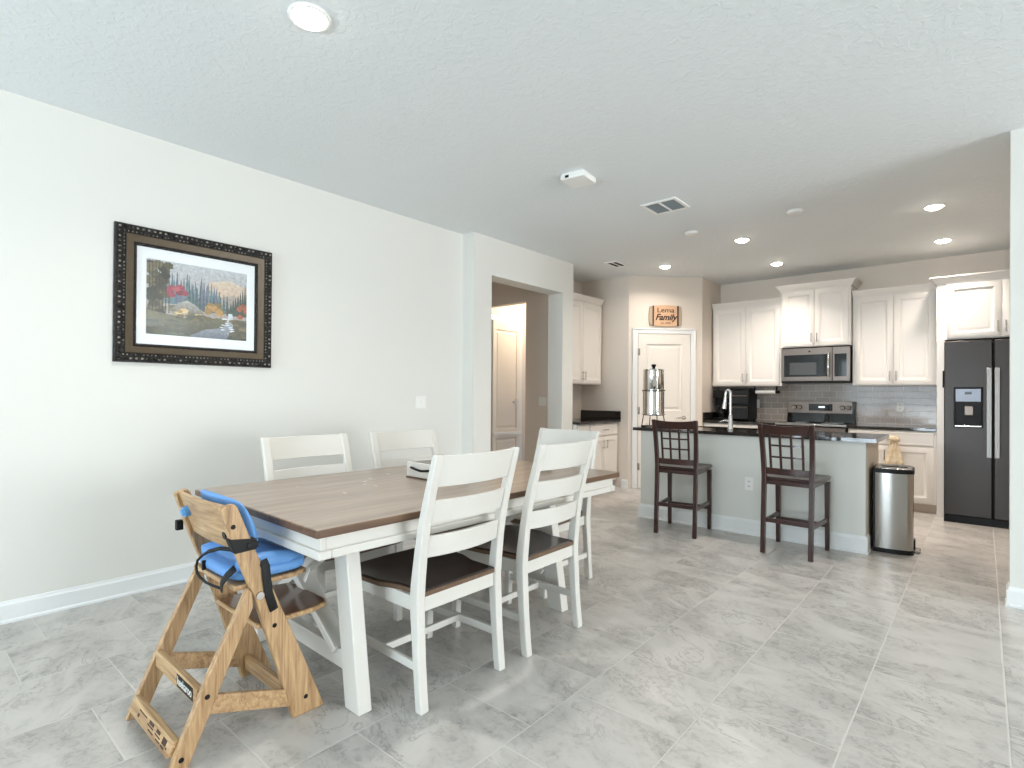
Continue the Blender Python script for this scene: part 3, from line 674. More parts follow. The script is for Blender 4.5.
# ------------------------------------------------------------------ island
IX0, IX1, IY0, IY1 = 1.283, 3.222, 5.06, 5.76
t = thing('kitchen_island', 'pale grey kitchen island with white baseboard and two stools', 'kitchen island', ((IX0+IX1)/2, (IY0+IY1)/2, 0))
def rel(b, t): return b.move(Matrix.Translation(-Vector(t.location)))
rel(MB().box(IX0, IX1, IY0, IY0+.12, 0, .873), t).build('half_wall', ISLAND, t)
rel(MB().box(IX0, IX0+.02, IY0+.12, IY1, 0, .873), t).build('end_panel', ISLAND, t)
rel(MB().box(IX1-.02, IX1, IY0+.12, IY1, 0, .873), t).build('end_panel', BEIGE, t)['label'] = 'beige end panel facing the trash can'
rel(MB().box(IX0+.02, IX1-.02, IY0+.12, IY1-.02, .1, .60), t).build('carcass', CAB, t)
rel(MB().box(IX0+.02, IX1-.02, IY1-.09, IY1-.07, 0, .10), t).build('toe_kick', CABKICK, t)
b = MB()
prof = [(0, 0), (-.022, 0), (-.022, .012), (-.016, .02), (-.016, .113), (-.009, .123), (-.006, .135), (0, .135)]
R = [[(IX0+o, IY0+.3, z), (IX0+o, IY0+o, z), (IX1-o, IY0+o, z), (IX1-o, IY0+.13, z)] for o, z in prof]
b.loft(R, False); rel(b, t).build('baseboard', TRIM, t)
for k in range(4):
    x0 = IX0+.025+k*(IX1-IX0-.05)/4; wd = (IX1-IX0-.05)/4-.004
    b = MB().panel(0, wd, .12, .86, -.02, .02, [(0, -.018), (.055, -.02), (.066, -.010), (.085, -.008), (.1, -.013)]).move(Matrix.Translation((x0+wd, IY1-.018, 0)) @ Matrix.Rotation(PI, 4, 'Z'))
    rel(b, t).build('door', CAB, t, smooth=True)
CX0, CX1, CY0, CY1 = 1.205, 3.295, 5.032, 5.80
SX0, SX1, SY0, SY1 = 1.62, 2.38, 5.58, 5.76      # sink cut-out
o = MB().box(CX0, SX0, CY0, CY1, .875, .905).box(SX1, CX1, CY0, CY1, .875, .905).box(SX0, SX1, CY0, SY0, .875, .905).box(SX0, SX1, SY1, CY1, .875, .905).build('countertop', GRANITE, None)
tag(o, 'dark stone island counter with the sink and chrome faucet', 'countertop', 'dark stone countertops')
b = MB(); b.loft([[(SX0+i, SY0+i, z), (SX1-i, SY0+i, z), (SX1-i, SY1-i, z), (SX0+i, SY1-i, z)] for i, z in ((0, .905), (0, .874), (0, .72), (.03, .70), (.3, .70))], False)
b2 = b.build('sink_basin', STEEL, None, smooth=True); tag(b2, 'stainless sink basin set into the island counter', 'sink')
# faucet
t = thing('kitchen_faucet', 'tall chrome gooseneck faucet on the island', 'faucet', (2.026, 5.50, .906))
MB().lathe([(.027, 0), (.027, .008), (.022, .02), (.02, .12), (.016, .135), (.0135, .14)], 24).build('base', CHROME, t, smooth=True)
pts = [(0, 0, .13), (0, 0, .34)] + [(-.024+.024*math.cos(a), 0, .34+.045*math.sin(a)) for a in [PI*k/8 for k in range(1, 9)]] + [(-.049, 0, .31)]
MB().tube(pts, .0125, 14).build('spout', CHROME, t, smooth=True)
MB().tube([(-.049, 0, .315), (-.053, 0, .275), (-.062, 0, .20)], [.015, .017, .022], 14).build('spray_head', CHROME, t, smooth=True)
MB().tube([(-.018, 0, .075), (-.05, -.005, .08), (-.085, -.01, .07), (-.10, -.012, .062)], [.012, .012, .009, .008], 10).build('lever', CHROME, t, smooth=True)
# water filter on a wire stand
t = thing('water_filter', 'two-chamber polished steel water filter on a wire stand at the island end', 'water filter', (1.325, 5.25, .906))
ws = MB()
for a in range(4):
    c, s_ = math.cos(PI/4+a*PI/2), math.sin(PI/4+a*PI/2); ws.tube([(.125*c, .125*s_, .004), (.105*c, .105*s_, .125)], .005, 8)
for z, r in ((.006, .124), (.125, .105)):
    ws.tube([(r*math.cos(2*PI*k/24), r*math.sin(2*PI*k/24), z) for k in range(25)], .005, 8)
ws.build('wire_stand', BLACKP, t, smooth=True)
MB().lathe([(.10, .128), (.118, .130), (.118, .136), (.108, .14), (.108, .365), (.116, .37), (.116, .384), (.107, .388)], 40).build('lower_chamber', MIRROR, t, smooth=True)
MB().lathe([(.102, .388), (.104, .392), (.104, .585), (.108, .588), (.106, .597), (.05, .607), (0, .61)], 40).build('upper_chamber', MIRROR, t, smooth=True)
MB().lathe([(.014, .606), (.016, .622), (.024, .632), (.022, .648), (0, .652)], 20).build('lid_knob', BLACKP, t, smooth=True)
MB().cyl((.075, -.075, .165), (.105, -.105, .165), .012, .012, 12).tube([(.10, -.10, .165), (.11, -.11, .16), (.112, -.112, .145)], .007, 8).build('spigot', CHROME, t, smooth=True)
MB().tube([(.108*math.cos(2*PI*k/32)*1.08, .108*math.sin(2*PI*k/32)*1.08, .377) for k in range(33)], .004, 8).build('seam_ring', BLACKP, t, smooth=True)

# ------------------------------------------------------------------ appliances
# refrigerator: side by side
FX0, FX1, FYF = 3.624, 4.535, 6.92
t = thing('refrigerator', 'black stainless side-by-side refrigerator with water dispenser', 'refrigerator', (FX0, FYF, 0))
FW = FX1-FX0; SP = .366
MB().box(.005, FW-.005, .06, .80, .0, 1.775).build('body', BLACKP, t, bev=.004)
d1 = MB().box(0, SP-.004, 0, .055, .075, 1.79)
d1 = d1.build('freezer_door', BLACKSS, t, bev=.008)
d2 = MB().box(SP+.008, FW, 0, .055, .075, 1.79).build('fridge_door', BLACKSS, t, bev=.008)
for px, par in ((SP-.028, d1), (SP+.03, d2)):
    MB().box(px-.021, px+.021, -.058, -.042, .66, 1.52).box(px-.012, px+.012, -.045, 0, .68, .72).box(px-.012, px+.012, -.045, 0, 1.46, 1.50).build('handle', STEELF, par, bev=.005)
# dispenser: surround, recess, control panel, paddle, tray
dx0, dx1, dz0, dz1 = .074, .296, .94, 1.335
fr = MB(); fr.loft([[(dx0+i, y, dz0+i), (dx1-i, y, dz0+i), (dx1-i, y, dz1-i), (dx0+i, y, dz1-i)] for i, y in ((0, 0), (0, -.008), (.012, -.01), (.016, -.002))], False)
ds = fr.build('dispenser_frame', BLACKP, d1, smooth=True)
MB().box(dx0+.012, dx1-.012, -.0045, -.002, dz0+.012, 1.19).build('dispenser_recess', BLACKP, ds)
MB().box(dx0+.016, dx1-.016, -.012, -.004, 1.195, 1.318).build('control_panel', SCREEN, ds, bev=.003)
MB().box(dx0+.085, dx1-.085, -.0135, -.0115, 1.265, 1.29).build('display', BLACKG, ds)
MB().box(.155, .225, -.02, -.005, 1.06, 1.15).build('paddle', STEELH, ds, bev=.006)
MB().box(dx0+.01, dx1-.01, -.022, -.004, dz0+.008, dz0+.022).build('drip_tray', STEEL, ds, bev=.003)
MB().box(.0, FW, .02, .06, 0.0, .07).build('kick_grille', BLACKP, t)
MB().box(-.013, 0.0, .02, .05, 1.33, 1.50).build('side_latch', BLACKP, t, bev=.004)
# range
RX0, RW = 1.983, .757
t = thing('kitchen_range', 'stainless electric range with knobs on its back panel', 'range', (RX0, 7.20, 0))
MB().box(0, RW, .03, .63, .06, .895).build('body', BLACKP, t, bev=.004)
MB().box(-.002, RW+.002, 0, .60, .897, .912).build('cooktop', BLACKG, t, bev=.004)
MB().box(-.002, RW+.002, -.012, .0, .885, .912).build('front_lip', STEEL, t, bev=.003)
for cx, cy, r in ((.2, .16, .10), (.56, .16, .085), (.2, .43, .075), (.56, .43, .1)):
    MB().tube([(cx+r*math.cos(2*PI*k/28), cy+r*math.sin(2*PI*k/28), .9125) for k in range(29)], .0015, 6).build('burner_ring', GRILLE, t)
dr = MB().box(.01, RW-.01, 0, .03, .26, .87).build('oven_door', STEELH, t, bev=.005)
MB().box(.11, RW-.11, -.003, .001, .40, .70).build('oven_window', BLACKG, dr)
MB().tube([(.06, -.05, .80), (RW-.06, -.05, .80)], .011, 12).cyl((.08, -.05, .8), (.08, 0, .8), .008).cyl((RW-.08, -.05, .8), (RW-.08, 0, .8), .008).build('oven_handle', STEEL, dr, smooth=True)
MB().box(.01, RW-.01, 0, .03, .07, .25).build('drawer', STEELH, t, bev=.005)
bgd = MB().prism([(.545, .912), (.63, .912), (.63, 1.17), (.565, 1.17)], 'x', 0, RW).build('backguard', BLACKG, t, bev=.003)
MB().prism([(.5535, 1.02), (.56, 1.02), (.57, 1.178), (.562, 1.178)], 'x', .004, RW-.03).build('control_panel', STEELH, bgd, bev=.002)
MB().prism([(.553, 1.055), (.556, 1.055), (.560, 1.14), (.557, 1.14)], 'x', .25, .515).build('display', BLACKG, bgd)
MB().prism([(.5535, 1.092), (.556, 1.092), (.557, 1.112), (.5545, 1.112)], 'x', .36, .43).build('clock', DISPLAY, bgd)
for x in (.085, .145, .625, .69):
    kn = MB().cyl((x, .546, 1.0965), (x, .524, 1.095), .024, .021, 24).build('knob', CHROME, bgd, smooth=True)
    MB().cyl((x, .562, 1.098), (x, .5455, 1.0965), .030, .029, 28).build('knob_bezel', BLACKP, kn, smooth=True)
    MB().box(x-.004, x+.004, .517, .5245, 1.076, 1.114).build('grip', STEELH, kn, bev=.002)
# microwave
t = thing('microwave', 'stainless over-the-range microwave under the taller cabinet', 'microwave', (1.985, 7.435, 1.402))
MW, MH = .752, .43
MB().box(0, MW, .02, .39, .0, MH).build('body', BLACKP, t, bev=.004)
dd = MB().box(0, .565, 0, .02, .02, MH-.002).build('door', STEELH, t, bev=.004)
MB().box(.035, .515, -.0025, .001, .075, .345).build('window', BLACKG, dd, bev=.001)
MB().box(.10, .40, -.0035, -.002, .10, .25).build('window_mesh', mat('window_mesh_grey', (62, 62, 62), .3), dd)
MB().tube([(.533, -.02, .07), (.533, -.042, .10), (.533, -.046, .21), (.533, -.042, .32), (.533, -.02, .355)], .0125, 12).cyl((.533, -.022, .075), (.533, 0, .075), .01).cyl((.533, -.022, .35), (.533, 0, .35), .01).build('handle', CHROME, dd, smooth=True)
cp = MB().box(.57, MW, 0, .02, .02, MH-.002).build('control_panel', STEELH, t, bev=.004)
MB().box(.59, .715, -.002, .001, .075, .345).build('keypad', BLACKG, cp)
MB().box(.60, .705, -.0026, -.001, .29, .33).build('display', BLACKG, cp)
MB().box(.0, MW, .005, .02, 0, .018).build('vent_strip', BLACKP, t)
MB().lathe([(0, 0), (.011, 0), (.011, .002), (0, .002)], 20).move(Matrix.Rotation(PI/2, 4, 'X')).build('badge', BLACKG, dd, loc=(.32, 0, .385))
# dark appliances in the counter corner
t = thing('toaster_oven', 'black countertop oven with two shelves under the left back cabinet', 'countertop oven', (1.315, 7.50, .906))
MB().box(0, .262, .012, .36, .012, .43).build('body', BLACKP, t, bev=.008)
MB().box(.012, .25, 0, .012, .02, .20).build('oven_door', BLACKG, t, bev=.003)
MB().box(.012, .25, 0, .012, .225, .40).build('upper_door', BLACKG, t, bev=.003)
MB().tube([(.02, -.022, .175), (.24, -.022, .175)], .008, 10).cyl((.04, -.022, .175), (.04, .002, .175), .005).cyl((.22, -.022, .175), (.22, .002, .175), .005).build('lower_handle', STEELH, t, smooth=True)
MB().tube([(.02, -.022, .33), (.24, -.022, .33)], .008, 10).cyl((.04, -.022, .33), (.04, .002, .33), .005).cyl((.22, -.022, .33), (.22, .002, .33), .005).build('upper_handle', STEELH, t, smooth=True)
for x in (.03, .23): MB().cyl((x, .05, 0), (x, .05, .014), .012).cyl((x, .32, 0), (x, .32, .014), .012).build('foot', BLACKP, t)
t = thing('coffee_maker', 'black coffee maker in the kitchen corner beside the black oven', 'coffee maker', (1.115, 7.43, .906))
MB().prism([(0, 0), (.24, 0), (.24, .40), (.03, .40), (.02, .30), (.14, .30), (.14, .03), (0, .03)], 'x', 0, .19).build('body', BLACKP, t, bev=.006)
MB().lathe([(.0, .032), (.06, .034), (.068, .09), (.064, .15), (.045, .19), (.04, .21), (0, .21)], 24, (.095, .06, 0)).build('carafe', BLACKG, t, smooth=True)
MB().tube([(.095, 0.0, .19), (.095, -.04, .18), (.095, -.045, .10), (.095, -.005, .07)], .009, 10).build('carafe_handle', BLACKP, t, smooth=True)
t = thing('paper_towel_holder', 'pale horizontal roll holder mounted under the left back cabinet', 'roll holder', (1.632, 7.60, 1.29))
MB().cyl((0, 0, 0), (.245, 0, 0), .026, n=24).build('roll', WHITEP, t, smooth=True)
MB().cyl((.246, 0, 0), (.295, 0, 0), .02, n=20).build('end_knob', BLACKP, t, smooth=True)
MB().box(.25, .268, -.012, .012, 0, .074).box(-.02, -.006, -.012, .012, -.01, .074).build('bracket', BLACKP, t, bev=.003)
# towel on the base cabinet door handle
t = thing('hand_towel', 'cream towel knotted over the base cabinet handle behind the trash can', 'towel', (3.185, 7.165, .655))
def drape(x0, z0, x1, z1, w0, w1, ph):
    b = MB(); R = []
    for k in range(9):
        u = k/8; cx, cz, wd = x0+(x1-x0)*u, z0+(z1-z0)*u, w0+(w1-w0)*u
        R.append([(cx+wd*math.cos(a), (.011+.004*u)*math.sin(a)*(1+.6*math.sin(5*a+ph+4*u)), cz+.006*math.sin(3*a+ph)*u) for a in [2*PI*k2/30 for k2 in range(30)]])
    b.loft(R, True); return b
drape(-.005, .12, -.045, -.17, .022, .042, 0).build('cloth', TOWEL, t, smooth='all')
drape(.012, .12, .045, -.15, .024, .050, 2).build('cloth', TOWEL, t, smooth='all')
b = MB(); b.tube([(-.045, -.005, .12), (-.02, -.03, .14), (.02, -.03, .13), (.05, -.008, .11)], [.018, .026, .026, .018], 10); b.build('knot', TOWEL, t, smooth='all')
# trash can: back against the island end, pedal on the +X side
t = thing('trash_can', 'tall stainless step trash can with black lid rim at the island end', 'trash can', (3.252, 5.205, 0), math.radians(4))
TW, TD, TH = .262, .335, .665
def rr(w0, w1, d0, d1, r, n=5, bul=.014):
    P = []
    for cx, cy, a0 in ((w1-r, d0+r, -PI/2), (w1-r, d1-r, 0)):
        P += [(cx+r*math.cos(a0+PI/2*k/n), cy+r*math.sin(a0+PI/2*k/n)) for k in range(n+1)]
    for q in range(1, 8):                       # gently bulged long sides
        u = q/8; P.append((w1-r+(w0-w1+r)*u, d1+bul*(1-(2*u-1)**2)))
    P += [(w0, d1), (w0, d0)]
    for q in range(1, 8):
        u = q/8; P.append((w0+(w1-r-w0)*u, d0-bul*(1-(2*u-1)**2)))
    return P
MB().prism(rr(.012, TW, .004, TD-.004, .055, 8), 'z', .035, .632).build('body', STEEL, t, smooth=True)
MB().prism(rr(0, TW+.004, 0, TD, .058, 8), 'z', 0, .036).build('base', BLACKP, t, bev=.003)
MB().prism(rr(0, .014, 0, TD, .003, 2, 0), 'z', .036, TH).build('back_spine', BLACKP, t, bev=.002)
MB().prism(rr(0, TW+.006, -.002, TD+.002, .06, 8), 'z', .63, .662).build('lid_rim', BLACKP, t, bev=.003)
MB().prism(rr(.012, TW-.006, .01, TD-.01, .05, 8), 'z', .662, .670).build('lid', NICKEL, t, bev=.003)
MB().box(.05, TW-.04, .13, TD-.10, .670, .674).build('lid_recess', BLACKG, t, bev=.003)
MB().box(TW-.01, TW+.045, .11, .22, .014, .028).build('pedal', STEEL, t, bev=.005)
MB().box(TW, TW+.012, .12, .21, .0, .10).build('pedal_arm', BLACKP, t, bev=.003)

# ------------------------------------------------------------------ dining table
TX0, TX1, TY0, TY1 = 1.04, 2.215, .985, 2.980
TC = Vector(((TX0+TX1)/2, (TY0+TY1)/2, 0)); A, Bv = (TX1-TX0)/2, (TY1-TY0)/2
t = thing('dining_table', 'rectangular dining table with brown plank top and white trestle legs', 'table', TC, math.radians(-1.0))
o = MB().box(-A, A, -Bv, Bv, .728, .76).build('tabletop', TABLETOP, t, bev=.007)
o.data.materials.append(TABLEEDGE)
for p in o.data.polygons:
    if abs(p.normal.z) < .5: p.material_index = 1
b = MB()
for x, y, s_ in ((-.2, -.30, .07), (-.27, -.22, .05), (-.12, -.35, .04), (-.34, -.05, .05), (.02, -.55, .06), (-.05, -.33, .05), (-.30, -.62, .035), (.1, .2, .04), (-.22, -.27, .03)):
    n = 7; b.prism([(x+s_*.5*math.cos(2*PI*k/n)*random.uniform(.3, 1), y+s_*.16*math.sin(2*PI*k/n)*random.uniform(.3, 1)) for k in range(n)], 'z', .7601, .7604)
b.build('scuffs', SCUFF, o)
i1, i2 = .032, .020
MB().box(-A+i1, A-i1, -Bv+i1, -Bv+i1+.022, .675, .728).box(-A+i1, A-i1, Bv-i1-.022, Bv-i1, .675, .728).box(-A+i1, -A+i1+.022, -Bv+i1+.022, Bv-i1-.022, .675, .728).box(A-i1-.022, A-i1, -Bv+i1+.022, Bv-i1-.022, .675, .728).build('apron', CHAIRW, t, bev=.003)
MB().box(-A+i2, A-i2, -Bv+i2, -Bv+i2+.05, .645, .677).box(-A+i2, A-i2, Bv-i2-.05, Bv-i2, .645, .677).box(-A+i2, -A+i2+.05, -Bv+i2+.05, Bv-i2-.05, .645, .677).box(A-i2-.05, A-i2, -Bv+i2+.05, Bv-i2-.05, .645, .677).build('apron_moulding', CHAIRW, t, bev=.005)
MB().box(-A+.06, A-.06, -Bv+.06, Bv-.06, .71, .727).build('underside', SEATEDGE, t)
for sy, yy in ((-1, 1.233-TC.y), (1, 2.561-TC.y)):
    for sx in (-1, 1):
        dx = -.014*sy; xb, xt = sx*.4505+dx, sx*.3395+dx
        b = MB(); b.loft([[(xb-.05, yy-.03, 0), (xb+.05, yy-.03, 0), (xb+.05, yy+.03, 0), (xb-.05, yy+.03, 0)], [(xt-.05, yy-.03, .70), (xt+.05, yy-.03, .70), (xt+.05, yy+.03, .70), (xt-.05, yy+.03, .70)]])
        b.build('leg', CHAIRW, t, bev=.005)
    MB().box(-.42, .42, yy-.022, yy+.022, .135, .208).build('stretcher', CHAIRW, t, bev=.004)
    MB().box(-.36, .36, yy-.028, yy+.028, .645, .71).build('cross_rail', CHAIRW, t, bev=.004)
    b = MB().beam((-.315, yy-.004, .645), (.345, yy-.004, .20), .036, .075, ref=(0, 1, 0)); b.build('cross_brace', CHAIRW, t, bev=.004)
    b = MB().beam((.315, yy+.004, .645), (-.345, yy+.004, .20), .036, .075, ref=(0, 1, 0)); b.build('cross_brace', CHAIRW, t, bev=.004)

# ------------------------------------------------------------------ dining chairs (local: faces +y)
def post_y(z):                 # rear post centre line
    K = [(0, -.262), (.15, -.246), (.42, -.226), (.55, -.238), (.7, -.262), (.85, -.300), (1.0, -.345)]
    for (z0, y0), (z1, y1) in zip(K, K[1:]):
        if z <= z1: return y0+(y1-y0)*(z-z0)/(z1-z0)
    return K[-1][1]
def dining_chair(label):
    t = thing('dining_chair', label, 'chair', (0, 0, 0), 0, 'white ladder-back dining chairs')
    HW = .243
    for sx in (-1, 1):
        zs = [0, .08, .18, .30, .42, .5, .6, .7, .8, .9, .985, 1.0]
        R = []
        for z in zs:
            y = post_y(z); dp = .019+.006*math.exp(-((z-.43)/.14)**2)-.005*max(0, (z-.7))/.3; xo = sx*HW; xi = sx*(HW-.040)
            if z == 1.0: dp *= .6
            R.append([(xi, y-dp, z), (xo, y-dp, z), (xo, y+dp, z), (xi, y+dp, z)])
        MB().loft(R).build('leg', CHAIRW, t, bev=.005)
    for sx in (-1, 1):
        x = sx*.215; b = MB()
        b.loft([[(x+sx*.003-.017, .222-.017, 0), (x+sx*.003+.017, .222-.017, 0), (x+sx*.003+.017, .222+.017, 0), (x+sx*.003-.017, .222+.017, 0)], [(x-.022, .215-.022, .43), (x+.022, .215-.022, .43), (x+.022, .215+.022, .43), (x-.022, .215+.022, .43)]])
        b.build('leg', CHAIRW, t, bev=.004)
    hw = HW-.038
    for z0, z1, nm, crown_ in ((.872, .996, 'back_slat', .012), (.726, .818, 'back_slat', .008), (.588, .674, 'back_slat', .008)):
        R = []
        for k in range(13):
            u = -1+2*k/12; x = u*hw; bow = -.030*(1-u*u); c_ = 0
            ya, yb = post_y(z0)+bow, post_y(z1)+bow
            R.append([(x, ya-.009, z0+c_), (x, ya+.009, z0+c_), (x, yb+.009, z1+c_), (x, yb-.009, z1+c_)])
        MB().loft(R).build(nm, CHAIRW, t, bev=.003)
    # seat plank: wider at front, rounded corners, gently dished
    out = [(-.205, -.245), (.205, -.245), (.212, -.10), (.248, .0), (.258, .16), (.245, .235), (.20, .258), (0, .268), (-.20, .258), (-.245, .235), (-.258, .16), (-.248, 0), (-.212, -.10)]
    b = MB()
    b.loft([[(x*.985, y*.985, .432) for x, y in out], [(x, y, .438) for x, y in out], [(x, y, .452) for x, y in out], [(x*.97, y*.97, .459) for x, y in out], [(x*.6, y*.6, .451) for x, y in out], [(x*.2, y*.2, .449) for x, y in out]])
    o = b.build('seat', SEATW, t, smooth=True); o.data.materials.append(SEATEDGE)
    for p in o.data.polygons:
        if abs(p.normal.z) < .6: p.material_index = 1
    MB().box(-.205, .205, -.238, -.216, .372, .432).box(-.218, .218, .20, .222, .372, .432).box(-.222, -.202, -.216, .20, .372, .432).box(.202, .222, -.216, .20, .372, .432).build('seat_frame', CHAIRW, t, bev=.003)
    for sx in (-1, 1): MB().beam((sx*.222, post_y(.17)+.01, .165), (sx*.214, .215, .165), .018, .034).build('stretcher', CHAIRW, t, bev=.003)
    MB().beam((-.212, .0, .165), (.212, .0, .165), .018, .03).build('stretcher', CHAIRW, t, bev=.003)
    return t
ch = dining_chair('white dining chair with dark seat, nearest on the right side of the table')
ch.location = (2.02, 1.598, 0); ch.rotation_euler = (0, 0, PI/2)
for lab, x, y, rz, s in (('white dining chair with dark seat, farther on the right side of the table', 2.03, 2.212, PI/2+.01, (.97, 1, 1)),
                         ('white dining chair at the far end of the table, facing the viewer', 1.682, 2.86, PI, (1.03, 1, .985)),
                         ('white dining chair with its back to the picture wall, nearest the high chair', 1.29, 1.612, -PI/2, (1.08, 1, .985)),
                         ('white dining chair with its back to the wall, beside the white box on the table', 1.29, 2.312, -PI/2, (1.105, 1, .98))):
    c = copy_tree(ch); c.location = (x, y, 0); c.rotation_euler = (0, 0, rz); c['label'] = lab; c.scale = s

# box on the table
t = thing('storage_box', 'white wooden caddy with black handle on the dining table', 'box', (1.46, 1.94, .7605), math.radians(-1))
b = MB().box(0, .30, 0, .012, .008, .088).box(0, .30, .188, .2, .008, .088).box(0, .012, .012, .188, .008, .088).box(.288, .30, .012, .188, .008, .088)
b.build('body', CHAIRW, t, bev=.002)
MB().box(-.004, .304, -.004, .204, 0, .008).build('bottom_board', SEATEDGE, t, bev=.002)
MB().tube([(.045, -.002, .058), (.06, -.018, .062), (.10, -.02, .055), (.15, -.022, .05), (.20, -.02, .055), (.24, -.018, .062), (.255, -.002, .058)], .0065, 8).build('handle', BLACKP, t, smooth=True)
o = MB().lathe([(0, -.008), (.055, -.008), (.058, 0), (.055, .008), (0, .008)], 28).move(Matrix.Rotation(PI/2, 4, 'X')).build('coaster', WOODBROWN, None, loc=(1.64, 2.03, .838), smooth=True)
o.rotation_euler = (0, 0, .5)
tag(o, 'round brown wooden coaster standing in the white table box', 'coaster')
t = thing('napkin_ring', 'small dark metal trivet at the far end of the dining table', 'trivet', (1.80, 2.77, .7605))
MB().tube([(.05*math.cos(2*PI*k/24), .05*math.sin(2*PI*k/24), .006) for k in range(25)], .006, 8).tube([(.05*math.cos(2*PI*k/24), .05*math.sin(2*PI*k/24), .03) for k in range(25)], .005, 8).build('rings', BLACKP, t, smooth=True)
for a in range(4): MB().cyl((.05*math.cos(a*PI/2), .05*math.sin(a*PI/2), .004), (.05*math.cos(a*PI/2), .05*math.sin(a*PI/2), .032), .004, n=8).build('post', BLACKP, t)
t.name = 'metal_trivet'

# ------------------------------------------------------------------ high chair (faces +y, at the near end of the table)
HB = Vector((1.735, .85, 0))
t = thing('high_chair', 'natural pine high chair with blue cushion at the near end of the table', 'high chair', HB)
def hz(b): return b.move(Matrix.Translation(-HB))
XL, XR, TK = 1.478, 1.952, .028
posts = []
for x0, x1, out in ((XL, XL+TK, -1), (XR-TK, XR, 1)):
    p = hz(MB().prism([(1.026, 0), (1.155, 0), (1.075, .20), (.975, .44), (.886, .65), (.815, .83), (.803, .842), (.790, .842), (.758, .829), (.815, .655), (.875, .50), (.965, .21)], 'x', x0, x1)).build('post', PINE, t, bev=.005)
    posts.append(p)
    r = hz(MB().prism([(.606, 0), (.668, 0), (.79, .28), (.872, .465), (.868, .52), (.852, .535), (.80, .425), (.725, .275)], 'x', x0+.001*out, x1+.001*out)).build('rear_leg', PINE, t, bev=.004)
    xo = x0 if out < 0 else x1
    for y, z, pr in ((.80, .763, p), (.95, .376, p), (1.075, .065, p), (.722, .208, r), (.645, .035, r)):
        hz(MB().cyl((xo-out*.002, y, z), (xo+out*(.001 if pr is p else .0022), y, z), .0085, n=14)).build('bolt_hole', BLACKP, pr)
    b = MB().cyl((xo-out*.002, .895, .50), (xo+out*.006, .895, .50), .016, .014, 18)
    hz(b).build('adjuster_bolt', NICKEL, p, smooth=True)
    # sloping side bar between rear leg and post
    hz(MB().beam(((x0+x1)/2, .705, .185), ((x0+x1)/2, 1.06, .068), .022, .062)).build('side_bar', PINEX, t, bev=.003)
xa, xb = XL+TK, XR-TK
lb = hz(MB().box(xa, xb, .698, .722, .172, .232)).build('logo_bar', PINEX, t, bev=.004)
hz(MB().prism([(.610, .042), (.632, .042), (.652, .088), (.630, .088)], 'x', xa, xb)).build('rear_bar', PINEX, t, bev=.003)
hz(MB().box(xa, xb, 1.035, 1.058, .035, .095)).build('front_bar', PINEX, t, bev=.003)
# logo plate on the bar
pl = hz(MB().box(1.742, 1.893, .6965, .699, .180, .225)).build('logo_plate', BLACKP, lb, bev=.001)
text('keekaroo', 'lettering', .042, WHITEP, pl, Vector((1.8175, .6962, .2035))-HB, (PI/2, 0, 0), .0003, 0, .0004, .85)
b = MB()
for x0, x1, z0, z1 in [(q[0], q[1], .042+(q[2]-.035)*.66, .042+(q[3]-.035)*.66) for q in ((1.60, 1.68, .082, .086), (1.60, 1.615, .055, .068), (1.71, 1.755, .078, .09), (1.70, 1.76, .068, .072), (1.72, 1.77, .052, .056), (1.785, 1.82, .078, .09), (1.78, 1.83, .066, .070), (1.80, 1.84, .052, .056), (1.85, 1.885, .064, .09), (1.85, 1.88, .05, .058), (1.888, 1.90, .06, .066))]:
    b.loft([[(x, .610+(z-.042)*.435-.0012, z) for x, z in ((x0, z0), (x1, z0), (x1, z1), (x0, z1))], [(x, .610+(z-.042)*.435+.001, z) for x, z in ((x0, z0), (x1, z0), (x1, z1), (x0, z1))]])
hz(b).build('printed_marks', PRINT, t)
# curved back board between the posts
R = []
for k in range(11):
    u = -1+2*k/10; x = (xa+xb)/2+u*(xb-xa)/2; bow = -.012*(1-u*u); dz = .012*(1-u*u)
    R.append([(x, .828+bow, .668), (x, .846+bow, .668), (x, .787+bow, .838), (x, .769+bow, .838)])
bk = hz(MB().loft(R)).build('backrest', PINEX, t, bev=.004)
hz(MB().cyl((1.572, .80, .772), (1.572, .768, .764), .022, .021, 20).cyl((1.572, .770, .764), (1.572, .760, .762), .017, .012, 20)).build('blue_knob', BLUEL, bk, smooth=True)
hz(MB().cyl((1.868, .812, .720), (1.868, .8015, .718), .0145, n=20)).build('cord_hole', BLACKP, bk)
def pillow(cx, cy, cz, sx, sy, sz, e=.45, n=28):
    b = MB(); R = []
    def sp(v, p): return math.copysign(abs(v)**p, v)
    for i in range(13):
        ph = -PI/2+PI*i/12; c, s_ = max(1e-3, math.cos(ph)), math.sin(ph)
        R.append([(cx+sx*sp(c, e)*sp(math.cos(a), e), cy+sy*sp(c, e)*sp(math.sin(a), e), cz+sz*sp(s_, .7)) for a in [2*PI*k/n for k in range(n)]])
    b.loft(R); return b
# seat board, footrest
hz(MB().prism([(1.53, .82), (1.92, .82), (1.922, 1.04), (1.90, 1.10), (1.55, 1.10), (1.525, 1.04)], 'z', .525, .543)).build('seat_board', PINEX, t, bev=.004)
fo = hz(MB().prism([(1.55, .90), (1.922, .90), (1.922, 1.12), (1.90, 1.19), (1.86, 1.205), (1.61, 1.205), (1.57, 1.19), (1.55, 1.12)], 'z', .366, .384)).build('footrest', PINEX, t, bev=.004)
hz(MB().prism([(1.558, .908), (1.914, .908), (1.914, 1.118), (1.89, 1.184), (1.855, 1.195), (1.615, 1.195), (1.58, 1.184), (1.558, 1.118)], 'z', .3842, .3856)).build('footrest_tread', FOOTR, fo)
